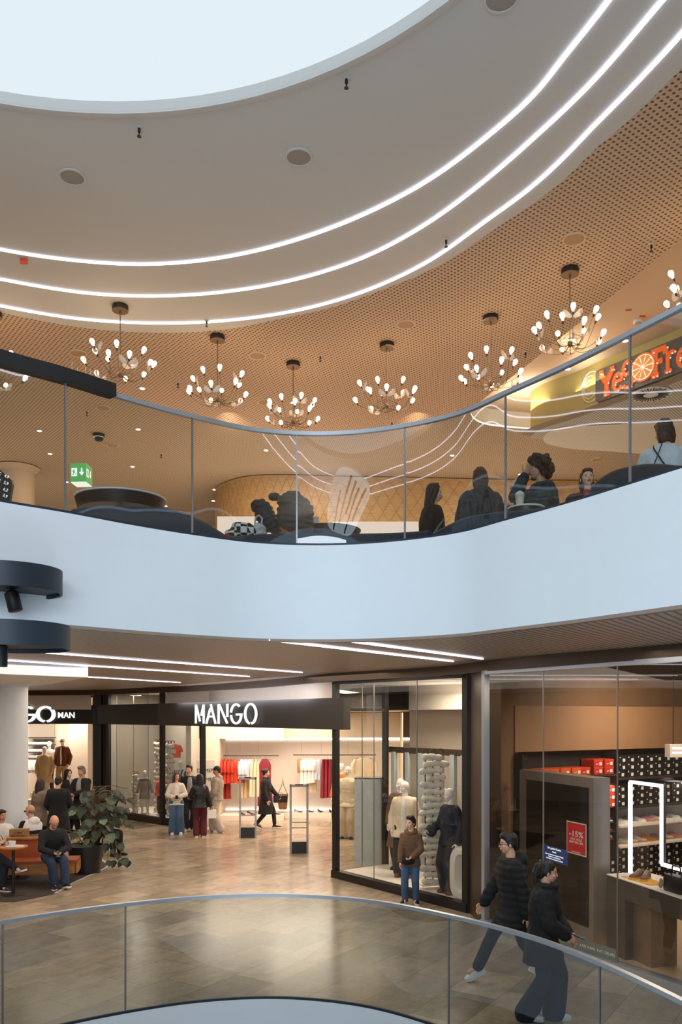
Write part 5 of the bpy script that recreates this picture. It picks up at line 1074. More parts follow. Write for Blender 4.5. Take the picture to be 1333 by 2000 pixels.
# ---- shoes
def shoe_parts(t, L, up, so, heel=0, style='sneaker', lace=None):
    k = L/.28; m = MB(); rings = []
    prof = [(.13,.028,.06),(.11,.036,.092),(.05,.037,.092),(.01,.036,.078),(-.04,.042,.055),(-.09,.046,.045),(-.125,.036,.034),(-.142,.018,.02)]
    if style == 'heel': prof = [(.12,.022,.03),(.10,.028,.03),(.04,.026,.02),(-.02,.03,.02),(-.07,.034,.022),(-.11,.026,.016),(-.14,.008,.008)]
    for y, w_, h in prof:
        lift = heel*max(0,(y+.04)/.16)**1.2; rings.append([V((w_*k*a, y*k, (.018+lift+h*b_)*k)) for a, b_ in ((-1,0),(-1.02,.4),(-.7,.85),(0,1),(.7,.85),(1.02,.4),(1,0))])
    m.loft(rings); m.build('shoe_upper', up, t, True)
    m = MB(); rings = []
    for y, w_, h in prof:
        lift = heel*max(0,(y+.04)/.16)**1.2; th = .024 if style == 'sneaker' else .008
        rings.append([V((w_*1.1*k*a, y*1.04*k, z*k)) for a, z in ((-1,lift),(1,lift),(1,lift+th),(-1,lift+th))])
    m.loft(rings)
    if heel: m.cap((0,.105*k,heel*.95*k),(0,.11*k,.01*k),.012*k,.007*k,8)
    m.build('shoe_sole', so, t, True)
    if lace:
        m = MB(); [m.tube([(-.022*k,(-.05+.028*i)*k,(.062+.012*i)*k),(0,(-.055+.028*i)*k,(.079+.014*i)*k),(.022*k,(-.05+.028*i)*k,(.062+.012*i)*k)], .0035*k, 5) for i in range(4)]; m.build('laces', lace, t, True)
def shoe(label, pos, rz, up, so=None, L=.28, group=None, cat='shoe', **k):
    t = thing('sneaker' if k.get('style','sneaker') == 'sneaker' else 'high_heel_shoe', label, cat, pos, rad(rz), group); shoe_parts(t, L, up, so or M('shoe_white'), **k); return t
for i, (x, y, Y, lb) in enumerate(((474,0,25.7,'left of the left security gate frame'),(491,0,25.7,'behind the left security gate'),(540,0,25.7,'right of the woman in black'),(583,0,26.3,'left of the right security gate'),(606,0,26.3,'behind the right security gate'),(626,0,26.3,'right of the right gate'),(646,0,26.3,'next to the black window frame'))):
    p = P(x,1000,Y); shoe('dark brown high heel on the shop plinth '+lb, (p.x,Y-.05,.16), 50+i*20, cloth('heel_brown', (84,40,30)), M('shoe_brown'), .3, 'high heels on the plinths', heel=.07, style='heel')
p = P(554,1548,26.4); t = thing('bucket_bag', 'brown bucket bag hanging by a long strap on the white shop wall', 'bag', (p.x,26.1,P(0,1580,26.2).z)); m = MB(); m.lathe([(.12,0),(.13,.02),(.17,.46),(.165,.47),(.15,.45)], n=24); m.build('bag_body', mat('bag_brown', (122,82,44), .45), t, True); m = MB(); m.tube([(-.16,0,.45),(-.03,0,.75),(0,0,1.0),(.03,0,.75),(.16,0,.45)], .012, 6); m.build('strap', M('bag_brown'), t)
# ---- security gates, totem, plinth panel
def gate(label, px, pyb, pyt, w, rz):
    p = G(px,pyb); h = (pyb-pyt)/F*p.y; t = thing('security_gate', label, 'security gate', p, rad(rz)); m = MB(); g = mat('gate_grey', (168,162,156), .4, metal=.2)
    m.box((-w/2,-.03,0),(-w/2+.05,.03,h)); m.box((w/2-.05,-.03,0),(w/2,.03,h)); m.box((-w/2,-.03,h-.06),(w/2,.03,h)); m.build('gate_frame', g, t)
    m = MB(); m.box((-w/2+.05,-.012,h*.44),(w/2-.05,.012,h*.44+.025)); m.box((-w/2+.05,-.012,h*.36),(w/2-.05,.012,h*.36+.03)); m.build('cross_bar', g, t)
    m = MB(); m.box((-w/2+.05,-.07,0),(w/2-.05,.07,.27)); m.build('gate_base', M('black_metal'), t); m = MB(); m.box((-.09,-.034,h-.02),(.09,.034,h+.006)); m.build('gate_tag', mat('tag_maroon', (84,26,26), .5), t)
gate('grey security gate frame at the shop entrance, left one near the woman in black', 484.5, 1636, 1518, .46, 4); gate('grey security gate frame at the shop entrance, right one nearer to us', 584.5, 1666, 1532, .44, 6)
p = P(403,1611,24.45); t = thing('totem_sign', 'white standing sign board reading DAMEN behind the group of four', 'sign', (p.x,24.45,0)); h = P(0,1484,24.45).z; m = MB(); m.box((-.28,-.04,0),(.28,.04,h)); m.build('board', M('white_wall'), t)
for i, s in enumerate(('DAMEN','WOMEN')): text_obj('lettering', s, .15, M('black_metal'), Matrix.Translation((0,-.044,h-.36-.26*i)) @ Matrix.Rotation(rad(90),4,'X'), t, .001)
p = P(719,1692,17.75); t = thing('window_display_block', 'tall pale blue grey display block inside the shop window', 'display block', (p.x,17.75,0), rad(-8)); m = MB(); m.box((-.28,-.05,0),(.28,.35,1.86)); m.build('block', mat('panel_pale', (196,206,206), .4, var=.03), t)
m = MB(); m.box((-.285,-.055,1.86),(.285,.355,1.885)); m.build('top_plate', M('bronze_metal'), t)
# ---- towers of puffy rolls on dark bars
mat('puffy_white', (232,226,214), .8, bump=.3, bscale=30); mat('tower_bar', (70,58,48), .5)
def tower(label, px0, px1, pyt, pyb, Y, rows, rz=0, seed=1, cols=3):
    a, b_ = P(px0,pyt,Y), P(px1,pyb,Y); w = b_.x-a.x; h = a.z-b_.z; rnd = random.Random(seed); t = thing('cushion_tower', label, 'display tower', ((a.x+b_.x)/2,Y,b_.z), rad(rz))
    for i in range(cols):
        x = -w*.3+w*.6*i/(cols-1); m = MB(); m.tube([(x,0,0),(x,0,h*1.0)], .014, 6); m.tube([(x-.05,0,h),(x-.045,0,h+.06),(x,0,h+.085),(x+.045,0,h+.06),(x+.05,0,h)], .012, 6); m.build('bar', M('tower_bar'), t, True)
    rh = h/rows
    for i in range(rows):
        z = rh*(i+.5); off = (.11 if i % 2 else -.06)*w; ln = w*(.5 if i % 3 else .40); k = 3; rr = rh*.46; pts = []; rs = []
        for j in range(13): u = j/12; pts.append(V((off+(u-.5)*2*ln, -.02-.02*math.sin(i+u*3), z+.012*math.sin(u*6+i)))); rs.append(rr*(.72 if j in (0,12) else 1)*(.80 if j % 4 == 0 and 0 < j < 12 else 1.0)*(.55 if j in (0,12) else 1))
        m = MB(); m.tube(pts, rs, 12); m.build('puffy_roll', M('puffy_white'), t, True)
    m = MB(); m.box((-w*.5,-.12,0),(w*.5,.12,.02)); m.build('base', M('white_wall'), t)
tower('tall tower of white puffy rolls on dark bars between two mannequins in the big window', 820, 872, 1472, 1728, 14.9, 19, 14, 4)
tower('narrow tower of white puffy rolls left of the small child mannequin', 257, 274, 1512, 1590, 26.1, 11, -40, 2, 2)
tower('tall tower of white puffy rolls directly left of the dark window post', 302, 316, 1449, 1587, 25.7, 15, -30, 5, 2); tower('tall tower of white puffy rolls directly right of the dark window post', 323, 341, 1452, 1600, 25.2, 15, 20, 6, 3)
# ---- ring stool
p = on_line(A,B,890)+V((.8,.59,0))*.30; t = thing('ring_seat', 'glossy white rounded block with a big oval hole in the window corner', 'display block', (p.x,p.y,.12), rad(-54)); m = MB(); n = 28
def sup(a, rx, rz_, e): return (rx*math.copysign(abs(math.cos(a))**e, math.cos(a)), rz_*math.copysign(abs(math.sin(a))**e, math.sin(a)))
rings = []
for y, so_, si in ((-.17,.93,1.08),(-.19,.9,1.16),(-.14,1,1.0),(.14,1,1.0),(.19,.9,1.16)): rings.append((y,so_,si))
O_ = []; 
for y, so_, si in ((-.19,.92,1),(-.15,1,1),(.15,1,1),(.19,.92,1)): O_.append([V((sup(2*math.pi*j/n,.27*so_,.44*so_,.55)[0], y, .44+sup(2*math.pi*j/n,.27*so_,.44*so_,.55)[1])) for j in range(n)])
I_ = []
for y, si in ((.19,1.1),(.12,1),(-.12,1),(-.19,1.1)): I_.append([V((sup(2*math.pi*j/n,.13*si,.29*si,.8)[0], y, .45+sup(2*math.pi*j/n,.13*si,.29*si,.8)[1])) for j in range(n)])
m.loft(O_+I_+[O_[0]], False); m.build('ring_block', mat('gloss_white', (232,230,224), .2, var=.02), t, True)
# ---- menswear shelves
def stack(label, px, py, Y, col, rz=0):
    p = P(px,py,Y); m = MB(); [m.loft([[V((x*.15,y*.12,.032*i+z)) for x,y in ((-1,-.8),(-.8,-1),(.8,-1),(1,-.8),(1,.8),(.8,1),(-.8,1),(-1,.8))] for z in (0,.008,.022,.03)]) for i in range(3)]
    o = m.build('folded_shirts', col, None, True, label=label, cat='clothes', loc=p, group='folded clothes in the menswear shop'); o.rotation_euler.z = rad(rz)
def shelf(label, px0, px1, py, Y, mt, d=.4):
    a, b_ = P(px0,py,Y), P(px1,py,Y); m = MB(); m.box((a.x,Y-d/2,a.z-.035),(b_.x,Y+d/2,a.z)); m.build('wall_shelf', mt, None, label=label, cat='shelf')
wood_mat('shelf_wood', (176,120,70), (206,152,98), 4); DKS = mat('shelf_dark', (56,48,44), .6)
m = MB(); a = P(56,1480,31.9); b_ = P(106,1410,31.9); m.box((a.x,31.9,a.z-.1),(b_.x,31.98,b_.z)); struct(m.build('wall_panel', M('grey_wall')))
for r, (y, nm) in enumerate(((1440,'top'),(1454,'second'),(1468,'third'),(1480,'bottom'))):
    shelf(nm+' dark shelf of the left menswear wall unit', 56, 106, y, 31.6, DKS)
    if r: 
        for c, x in enumerate((64,79,93)): stack(('left','middle','right')[c]+' stack of folded shirts on the '+nm+' dark shelf', x, y-.2, 31.55, (LIL,WH,SKY)[(r+c)%3])
for r, y in enumerate((1489,1508)):
    shelf(('upper','lower')[r]+' wooden shelf of the right menswear wall', 139, 186, y, 31.5, M('shelf_wood'))
    for c, x in enumerate((146,157,168,179)): stack(ordinal(c)+' stack of folded clothes from the left on the '+('upper','lower')[r]+' wooden shelf', x, y-.2, 31.45, (WH,CH_,SAND,LIL)[(c+r)%4], 5*c)
rail('dark clothes rail on the right menswear wall', 138, 186, 1452, 31.4, (150,176), 3.3)
for x, c, lb in ((145,cloth('plum_cloth', (62,54,74)),'dark plum suit jacket on the menswear rail'),(158,GR,'light grey jacket on the menswear rail'),(167,cloth('stone_cloth', (196,188,176)),'stone coloured jacket on the menswear rail'),(177,SAND,'sand coloured jacket at the right of the menswear rail')): garment(lb, x, 1457, 1483, 31.4, .46, c, 12, .42)
for i, x in enumerate((58,63,68,73,78)): garment(ordinal(i)+' white shirt from the left below the dark menswear shelves', x, 1483, 1508, 31.4, .4, (WH,LIL)[i%2], 55, .3)
rail('lower clothes rail of white shirts at the left in the menswear shop', 54, 84, 1481.5, 31.4, (), 1)
# ---- shoe shop wall of boxes
ang = math.degrees(math.atan2(.5,.866)); Rw = Matrix.Rotation(rad(ang),4,'Z')
mat('box_black', (28,27,27), .55); mat('box_red', (196,46,30), .55); mat('box_orange', (220,92,30), .55); mat('box_red_lid', (206,60,40), .55); mat('sticker', (226,224,218), .6)
PROTO = {}
def shoebox(kind, label, pos, group):
    if kind in PROTO:
        c = copy_tree(PROTO[kind]); c.location = pos; c['label'] = label; c['group'] = group; return c
    t = thing('shoe_box', label, 'shoe box', pos, rad(ang), group); w_, h_ = .228, .128; body, lid = {'b':('box_black','box_black'),'r':('box_red','box_red_lid'),'o':('box_orange','box_orange')}[kind]
    m = MB(); m.box((-w_/2,0,0),(w_/2,.3,h_-.03)); m.build('box_body', M(body), t); m = MB(); m.box((-w_/2-.003,-.004,h_-.034),(w_/2+.003,.304,h_)); m.build('box_lid', M(lid), t)
    m = MB(); m.box((.02,-.006,.022),(.08,-.001,.078)); m.build('label_sticker', M('sticker'), t)
    m = MB()
    if kind == 'b': m.prism([(-.07,0),(-.034,0),(-.052,.026)], 0, .003); m.v = [V((p.x,-.007-p.z,p.y+.09)) for p in m.v]
    else:
        sw = [(-.07,.03),(-.055,.022),(-.04,.026),(.0,.052),(-.038,.036),(-.052,.034),(-.06,.04),(-.056,.054)]; m.prism(sw, 0, .003); m.v = [V((p.x,-.007-p.z,p.y+.01)) for p in m.v]
    m.build('box_logo', M('sticker'), t); PROTO[kind] = t; return t
def wall_at(px, off=.32):                          # t along the box wall seen at column px
    o = O2+n2_*off; k = (px-CX)/F; return (k*o.y-o.x)/(u2_.x-k*u2_.y)
def zat(px, py, off=.32): o = O2+n2_*off+u2_*wall_at(px,off); return CZ+(HY-py)/F*o.y
t0, t1 = wall_at(1203), wall_at(1345)
zA, zB, zS1, zS2 = zat(1260,1516), zat(1260,1571.5), zat(1260,1606), zat(1260,1645)
def unit():
    m = MB(); m.beam(W2(wall_at(1017),2.56,.02), W2(5.6,2.56,.02), .05, .05)
    for px in (1018,1203): m.beam(W2(wall_at(px)-.03,0,.2), W2(wall_at(px)-.03,2.56,.2), .4, .03, u2_)
    m.beam(W2(5.6,0,.2), W2(5.6,2.56,.2), .4, .03, u2_)
    struct(m.build('wall_unit', M('dark_void')))
    m = MB(); m.wall([O2+u2_*wall_at(1017)+n2_*.012,O2+u2_*5.6+n2_*.012], 0, 2.58); struct(m.build('wall_unit_back', M('dark_void')))
    m = MB(); m.wall([O2+u2_*(t0+.02)+n2_*.03,O2+u2_*5.5+n2_*.03], zS2-.03, zB-.05); struct(m.build('wall_unit_back', M('white_wall')))
    for z, nm, mt in ((zA,'dark shelf carrying the upper block of black shoe boxes','shelf_dark'),(zB,'dark shelf carrying the second block of black shoe boxes','shelf_dark'),(zS1,'upper white shelf of sneakers','white_wall'),(zS2,'lower white shelf of sneakers','white_wall')):
        m = MB(); m.beam(W2(t0-.02,z-.02,.2), W2(5.55,z-.02,.2), .42 if 'dark' in mt else .5, .035); m.build('display_shelf', M(mt), None, label=nm, cat='shelf')
    m = MB(); m.beam(W2(wall_at(1020),zat(1100,1515)-.02,.2), W2(t0-.06,zat(1100,1515)-.02,.2), .42, .035); m.build('display_shelf', M('shelf_dark'), None, label='dark shelf carrying the red and orange shoe boxes', cat='shelf')
    return zat(1100,1515)
zR = unit(); cols = 8; pitch = .245; rnd = random.Random(4)
def rowword(r, n): return 'bottom' if r == 0 else ('top' if r == n-1 else ('second' if r == 1 else ordinal(r)))+' row'*0
for blk, zb_, rows, nm in ((0,zA,3,'upper block'),(1,zB,3,'middle block'),(2,.02,6,'lower block')):
    for r in range(rows):
        for c in range(cols if blk < 2 else cols):
            tt = t0+.13+c*pitch+rnd.uniform(-.006,.006); pz = zb_+r*.1315
            if blk == 2 and r < 1: continue
            p = W2(tt, pz, .34+rnd.uniform(-.015,.01)); shoebox('b', 'black shoe box, %s from the left in the %s row of the %s' % (ordinal(c), ('bottom','second','third','fourth','fifth','top')[r] if r < rows-1 else 'top', nm), p, 'black shoe boxes')
for zb_ in (.02,):
    m = MB(); m.box((0,0,0),(1,1,1)) if False else None
m = MB(); m.beam(W2(t0-.0,.07,.22), W2(t0+2.0,.07,.22), .36, .14); m.build('low_plinth', M('shelf_dark'), None, label='dark plinth under the lower block of black shoe boxes', cat='plinth')
zr2 = zR
for i, (px, k, n) in enumerate(((1034,'r',1),(1065,'o',1),(1082,'o',1),(1104,'o',1),(1126,'o',1),(1143,'r',1),(1168,'r',2),(1189,'r',2))):
    for r in range(n): shoebox(k, ('%s %s shoe box from the left above the steel block' % (ordinal(i), {'r':'red','o':'orange'}[k]))+(', stacked on top' if r else ''), W2(wall_at(px), zr2+r*.1315, .34), 'red and orange shoe boxes')
for r in range(3): shoebox('r', ('bottom','middle','top')[r]+' of three red shoe boxes stacked just right of the steel block', W2(wall_at(1193), zB+r*.1315, .34), 'red and orange shoe boxes')
for r in range(3): shoebox('b', ('bottom','middle','top')[r]+' black shoe box on the floor stack right behind the steel block', W2(wall_at(1192), .25+r*.1315, .34), 'black shoe boxes')
SH = {'pink':cloth('shoe_pink', (222,140,150)),'orange':cloth('shoe_orange', (226,122,40)),'mint':cloth('shoe_mint', (196,212,196)),'white':cloth('shoe_pale', (228,222,212)),'grey':cloth('shoe_grey', (146,136,124)),'black':cloth('shoe_dark', (40,36,34)),'gum':mat('sole_gum', (196,140,76), .5)}
for (zs, nm, lst) in ((zS1,'upper white shelf',((1215,'white','w'),(1233,'grey','w'),(1249,'white','w'),(1266,'pink','g'),(1283,'white','g'),(1301,'grey','w'),(1317,'mint','w'))),(zS2,'lower white shelf',((1217,'mint','g'),(1234,'white','g'),(1251,'white','g'),(1268,'orange','g'),(1286,'grey','g'),(1303,'white','g'),(1322,'pink','g')))):
    for i, (px, c, s) in enumerate(lst): shoe('%s coloured sneaker, %s from the left on the %s' % ({'white':'white','grey':'grey striped','pink':'pink','mint':'mint','orange':'orange','black':'black'}[c], ordinal(i), nm), W2(wall_at(px,.22), zs+.0, .2), ang+62, SH[c], SH['gum'] if s == 'g' else M('shoe_white'), .29, 'sneakers on the white shelves', lace=M('shoe_white') if c != 'white' else SH['grey'])
for i, (py, c) in enumerate(((1600,'black'),(1618,'black'),(1634,'white'))): 
    p = W2(wall_at(1191,.25), zat(1191,py+5), .22); t = shoe(('upper black','red and black','pale')[i]+' sneaker displayed just right of the steel block', p, ang+60, SH[c], (M('shoe_white'),M('box_red'),SH['gum'])[i], .27, 'sneakers on the white shelves', lace=M('shoe_white'))
    m = MB(); a = W2(wall_at(1191,.25)-.12, p.z-.012, .2); m.beam(a, W2(wall_at(1191,.25)+.10, p.z-.012, .2), .3, .012); m.build('small_shelf', M('shelf_dark'), None, label='small dark shelf under the '+('upper black','red and black','pale')[i]+' sneaker', cat='shelf')
# ---- steel block with poster and screen
K1, K2 = V((2.86,13.35,0)), V((3.48,11.49,0)); kd = (K2-K1).normalized(); kn = V((-kd.y,kd.x,0)); kf = -kn if kn.x > 0 else kn
t = thing('steel_block', 'tall brushed steel block with a black inset panel in the shoe shop window', 'display block', K1)
KL = (K2-K1).length; back = -kf*.27; m = MB(); q0, q1 = V((0,0,0)), K2-K1; m.prism([q0,q1,q1+back,q0+back], .0, 2.34); m.build('block', M('brushed_steel'), t)
fm = frame(kf*.006, kd); m = MB(); a0 = (on_line(K1,K2,1030)-K1).length; a1 = (on_line(K1,K2,1151)-K1).length; m.box((a0,.26,0),(a1,2.2,.008), fm); m.build('black_panel', mat('gloss_black', (10,11,12), .12, spec=.3), t)
pa, pb = on_line(K1,K2,1111), on_line(K1,K2,1149.5); zt_, zb2 = CZ-(1602-HY)/F*pa.y, CZ-(1664-HY)/F*pa.y; wp = (pb-pa).length
t = obj('sale_poster', None, None, None, 0, 'red poster with white border reading -15% on the black panel', None, 'poster'); t.matrix_world = frame(V((pa.x,pa.y,zb2))+kf*.03, kd); hp_ = zt_-zb2
m = MB(); m.box((0,0,-.004),(wp,hp_,0)); m.build('poster_border', M('sticker'), t); m = MB(); m.box((.016,.016,0),(wp-.016,hp_-.016,.002)); m.build('poster_sheet', mat('poster_red', (176,18,22), .5, emit=.25), t)
for s, sz, y in (('-15%',hp_*.25,.55),('AUF ALLE',hp_*.095,.44),('BESTSELLER',hp_*.095,.345),('WARENHAUS',hp_*.05,.06)): text_obj('poster_text', s, sz, M('sticker'), Matrix.Translation((wp/2,hp_*y,.003)) @ Matrix.Diagonal((min(1.5,wp*.86/(sz*.56*len(s))),1,1,1)), t, .001, sz*.02)
pa, pb = on_line(K1,K2,1063), on_line(K1,K2,1112); zt_, zb2 = CZ-(1648-HY)/F*pa.y, CZ-(1677-HY)/F*pa.y; wp = (pb-pa).length; hp_ = zt_-zb2
t = obj('notice_screen', None, None, None, 0, 'small blue notice screen with white lines left of the red poster', None, 'screen'); t.matrix_world = frame(V((pa.x,pa.y,zb2))+kf*.03, kd)
m = MB(); m.box((0,0,-.01),(wp,hp_,0)); m.build('screen_face', mat('screen_blue', (20,52,104), .3, emit=.5), t)
for s, sz, y, al in (('Sehr geehrte Kunden,',.075,.82,'C'),('Hinweis',.06,.62,'C'),('Bitte beachten Sie die Hinweise am Eingang',.05,.42,'C'),('Umtausch nur mit Kassenbon',.05,.28,'C'),('Vielen Dank und viel Spass beim Einkauf',.05,.14,'C')): text_obj('screen_text', s, sz*wp*.82, M('exit_white'), Matrix.Translation((wp/2,hp_*y,.002)), t, .001)
# frosted brand strip at the foot of the window
sa, sb = on_line(C_,D2,1098)-wdir*.0, on_line(C_,D2,1206); nn_ = V((wdir.y,-wdir.x,0)); nn_ = nn_ if nn_.x < 0 else -nn_
t = obj('brand_strip', None, None, None, 0, 'grey green strip with white brand names along the foot of the shop window', None, 'sign'); t.matrix_world = frame(V((sa.x,sa.y,.135))+nn_*.012, wdir); ws = (sb-sa).length
m = MB(); m.box((0,0,-.002),(ws,.15,0)); m.build('strip', mat('frost_green', (120,128,118), .5), t)
for i, s in enumerate(('VAGABOND','KARL KANI','KAT CALVIN')): text_obj('brand_name', s, .05, M('sticker'), Matrix.Translation((ws*(.16+.33*i),.05,.001)), t, .0008)
# ---- steel table
T1, T2 = V((3.6,11.29,0)), V((4.02,9.7,0)); td = (T2-T1).normalized(); tb = V((-td.y,td.x,0)); tb = tb if tb.x > 0 else -tb; TL = 2.4
t = thing('display_table', 'long grey steel display table with pale top behind the shop glass', 'table', T1); fmx = Matrix((td,tb,V((0,0,1)))).transposed().to_4x4()
for nm, lo, hi, mt in (('apron',(0,0,.80),(TL,.6,1.05),'steel_table'),('side_panel',(0,0,0),(.42,.6,.8),'steel_table'),('inner_block',(.42,.12,0),(.8,.5,.8),'steel_inner'),('side_panel',(TL-.3,0,0),(TL,.6,.8),'steel_table'),('tabletop',(-.0,-.01,1.05),(TL,.61,1.062),'white_wall')):
    mat('steel_table', (96,92,88), .38, metal=.6, var=.15); mat('steel_inner', (140,118,92), .4, metal=.4, var=.2); m = MB(); m.box(lo, hi, fmx); m.build(nm, M(mt), t)
def TT(a, b_, z=1.062): p = T1+td*a+tb*b_; return V((p.x,p.y,z))
def t_at(px, off): o = T1+tb*off; k = (px-CX)/F; return (k*o.y-o.x)/(td.x-k*td.y)
tr = t_at(1248,.2); m = MB(); m.box((-.2,-.13,0),(.42,.13,.008)); o = m.build('tray', mat('tray_yellow', (220,170,60), .4), None, loc=TT(tr,.2), label='yellow tray under the brown shoes on the steel table', cat='tray'); o.rotation_euler.z = math.atan2(td.y,td.x)
SUE = cloth('suede_taupe', (118,92,74)); ta = math.degrees(math.atan2(td.y,td.x))
shoe('brown suede sneaker with pale laces on the yellow tray, left one', TT(t_at(1246,.2),.2,1.07), ta+20, SUE, M('tray_yellow'), .29, lace=M('shoe_white')); shoe('brown suede sneaker with pale laces on the yellow tray, right one', TT(t_at(1262,.24),.24,1.07), ta+40, SUE, M('tray_yellow'), .29, lace=M('shoe_white'))
p = TT(t_at(1322,.15),.15); t = thing('handbag', 'black leather handbag with a key charm at the right edge of the steel table', 'bag', p, rad(ta)); m = MB(); m.loft([[V((x*.2*s,y*.07*s,z)) for x,y in ((-1,-.6),(-.7,-1),(.7,-1),(1,-.6),(1,.6),(.7,1),(-.7,1),(-1,.6))] for z, s in ((0,.95),(.03,1),(.15,.98),(.2,.85))]); m.build('bag_body', M('leather_black'), t, True); m = MB(); m.tube([(-.1,0,.19),(-.07,0,.31),(.07,0,.31),(.1,0,.19)], .009, 8); m.build('bag_handle', M('leather_black'), t, True); m = MB(); m.ell((-.21,-.06,.1),(.025,.02,.035),10,8); m.ell((-.215,-.065,.05),(.03,.022,.04),10,8); m.build('charm', mat('charm_beige', (150,136,118), .6), t, True)
def neon(label, pxl, pxr, pyt, pyb, off):
    a, b_ = t_at(pxl,off), t_at(pxr,off); p = TT(a,off); zt_ = CZ-(pyt-HY)/F*p.y; q = TT(b_,off); zb2 = CZ-(pyb-HY)/F*q.y
    t = thing('light_frame', label, 'light frame', (p.x,p.y,1.062)); dz = 1.062; fb = tb*.03
    m = MB(); d = q-p
    for x0, x1 in (((0,0,0),(0,0,zt_-dz)),((0,0,zt_-dz),(d.x,d.y,zt_-dz)),((d.x,d.y,zt_-dz),(d.x,d.y,zb2-dz)),((d.x,d.y,zb2-dz),(d.x+td.x*.8,d.y+td.y*.8,zb2-dz))): m.beam(x0, x1, .042, .042, tb)
    m.build('light_tube', glow('neon_white',(232,236,255),2.6) if 'neon_white' not in MATS else M('neon_white'), t)
    m = MB(); m.beam(V((d.x,d.y,zt_-dz))+V((.025,.0,0)), V((d.x,d.y,zb2-dz))+V((.025,0,0)), .03, .04, tb); m.build('frame_back', M('steel_grey'), t)
neon('bent white light tube frame standing on the steel table', 1232, 1294, 1527, 1688, .34)
# floor standing things in the shop ceiling
p = P(1322,1466,13.0); t = thing('ceiling_panel_light', 'white hanging light panel at the right edge in the shoe shop', 'light', p); m = MB(); m.box((-.14,-.1,-.1),(.5,.1,.1)); m.build('panel', M('white_wall'), t); m = MB(); m.box((-.1,-.105,-.04),(.5,-.1,-.02)); m.box((-.1,-.105,.03),(.5,-.1,.05)); m.build('tube_light', M('led'), t); m = MB(); m.tube([(-.05,0,.1),(-.05,0,3.9-p.z)], .008, 6); m.build('hanger', M('black_metal'), t)
# ================================================================ cafe corner
wood_mat('bench_wood', (150,92,42), (196,132,70), 3); mat('bench_pad', (150,74,30), .5, bump=.1); mat('soil', (40,30,22), .9); mat('pot_black', (24,24,24), .45); mat('leaf', (44,58,42), .45, var=.35, scale=8); mat('leaf_pale', (96,112,88), .45, var=.3, scale=8); mat('stem', (110,84,56), .7)
def rug():
    o = [G(x,y,.0) for x,y in ((108,1746),(140,1727),(205,1697),(214,1690),(196,1678),(-160,1660),(-240,1760),(30,1762))]
    m = MB(); m.prism([(p.x,p.y) for p in o], .002, .008); m.build('floor_mat', mat('mat_dark', (58,50,44), .85, bump=.2), None, label='dark angular floor mat with pale border under the bench and plant', cat='mat')
    for a in [x for x in COL.objects if x.name == 'floor_mat']:
        m = MB()
        for p, q in zip(o[:4], o[1:5]): m.beam(zz(p,.009), zz(q,.009), .07, .006)
        m.build('mat_border', M('grey_wall'), a)
rug()
def bench():
    a, b_ = G(150,1706,.12), G(-120,1740,.12); a = P(151,1695,15.9); a.z = 0; b_ = P(-150,1700,15.4); b_.z = 0; d = (b_-a).normalized(); L = (b_-a).length; fmx = Matrix((d,V((-d.y,d.x,0)),V((0,0,1)))).transposed().to_4x4()
    sgn = -1; t = thing('bench', 'long wooden bench with rust brown seat pad and low backrest by the potted plant', 'bench', a)
    y = lambda lo, hi: (min(sgn*lo,sgn*hi), max(sgn*lo,sgn*hi))
    def bx(nm, x0,x1,lo,hi,z0,z1,mt): m = MB(); yy = y(lo,hi); m.box((x0,yy[0],z0),(x1,yy[1],z1),fmx); m.build(nm, M(mt), t)
    bx('front_board', .02,L,0,.05,.2,.4,'bench_wood'); bx('end_board', 0,.05,.0,.55,.2,.4,'bench_wood'); bx('seat_pad', 0,L,-.01,.52,.40,.455,'bench_pad'); bx('backrest', .75,L,.5,.56,.455,.80,'bench_pad'); bx('top_rail', .73,L,.47,.59,.80,.84,'bench_wood')
    for x in (.25,1.4,2.6): bx('leg', x,x+.06,.1,.4,0,.2,'black_metal')
bench()
def table(label, px, py, Y, r, h, wood):
    p = P(px,py,Y); t = thing('cafe_table', label, 'table', (p.x,p.y,0)); m = MB(); m.lathe([(r-.01,h-.03),(r,h-.02),(r,h),(r-.005,h+.002)], n=32); m.build('tabletop', M(wood), t, True)
    m = MB(); m.lathe([(.2,0),(.2,.015),(.03,.03),(.028,h-.03)], n=20); m.build('pedestal', M('black_metal'), t, True); return p
tp = table('small round wooden cafe table with a white cup in front of the bench', 26, 1655, 14.9, .25, .0+CZ-(1653-HY)/F*14.9, 'bench_wood'); th = CZ-(1653-HY)/F*14.9+.002
def cup(label, px, Y, z, s=1.0):
    t = thing('coffee_cup', label, 'cup', (P(px,0,Y).x,Y,z)); m = MB(); m.lathe([(.075*s,0),(.085*s,.008),(.084*s,.012),(.03*s,.008)], n=24); m.build('saucer', M('white_paint'), t, True)
    m = MB(); m.lathe([(.03*s,.01),(.042*s,.03),(.045*s,.10),(.041*s,.10),(.038*s,.03),(.02*s,.02)], n=24); m.build('cup_body', M('gloss_white'), t, True)
    m = MB(); m.tube([(-.042*s,0,.08),(-.065*s,0,.08),(-.07*s,0,.055),(-.06*s,0,.035),(-.042*s,0,.035)], .006, 8); m.build('cup_handle', M('gloss_white'), t, True)
cup('big white coffee cup on a saucer on the small round cafe table', 24, 14.85, th, 1.35)
m = MB(); m.box((-.07,-.035,0),(.07,.035,.025)); m.build('snack_packet', M('white_wall'), None, loc=(P(38,0,14.82).x,14.82,th), label='small white packet beside the coffee cup', cat='packet')
tp2 = table('second round cafe table behind the bench holding the cardboard box', 36, 1640, 16.4, .2, CZ-(1639-HY)/F*16.4, 'bench_wood'); th2 = CZ-(1639-HY)/F*16.4+.002
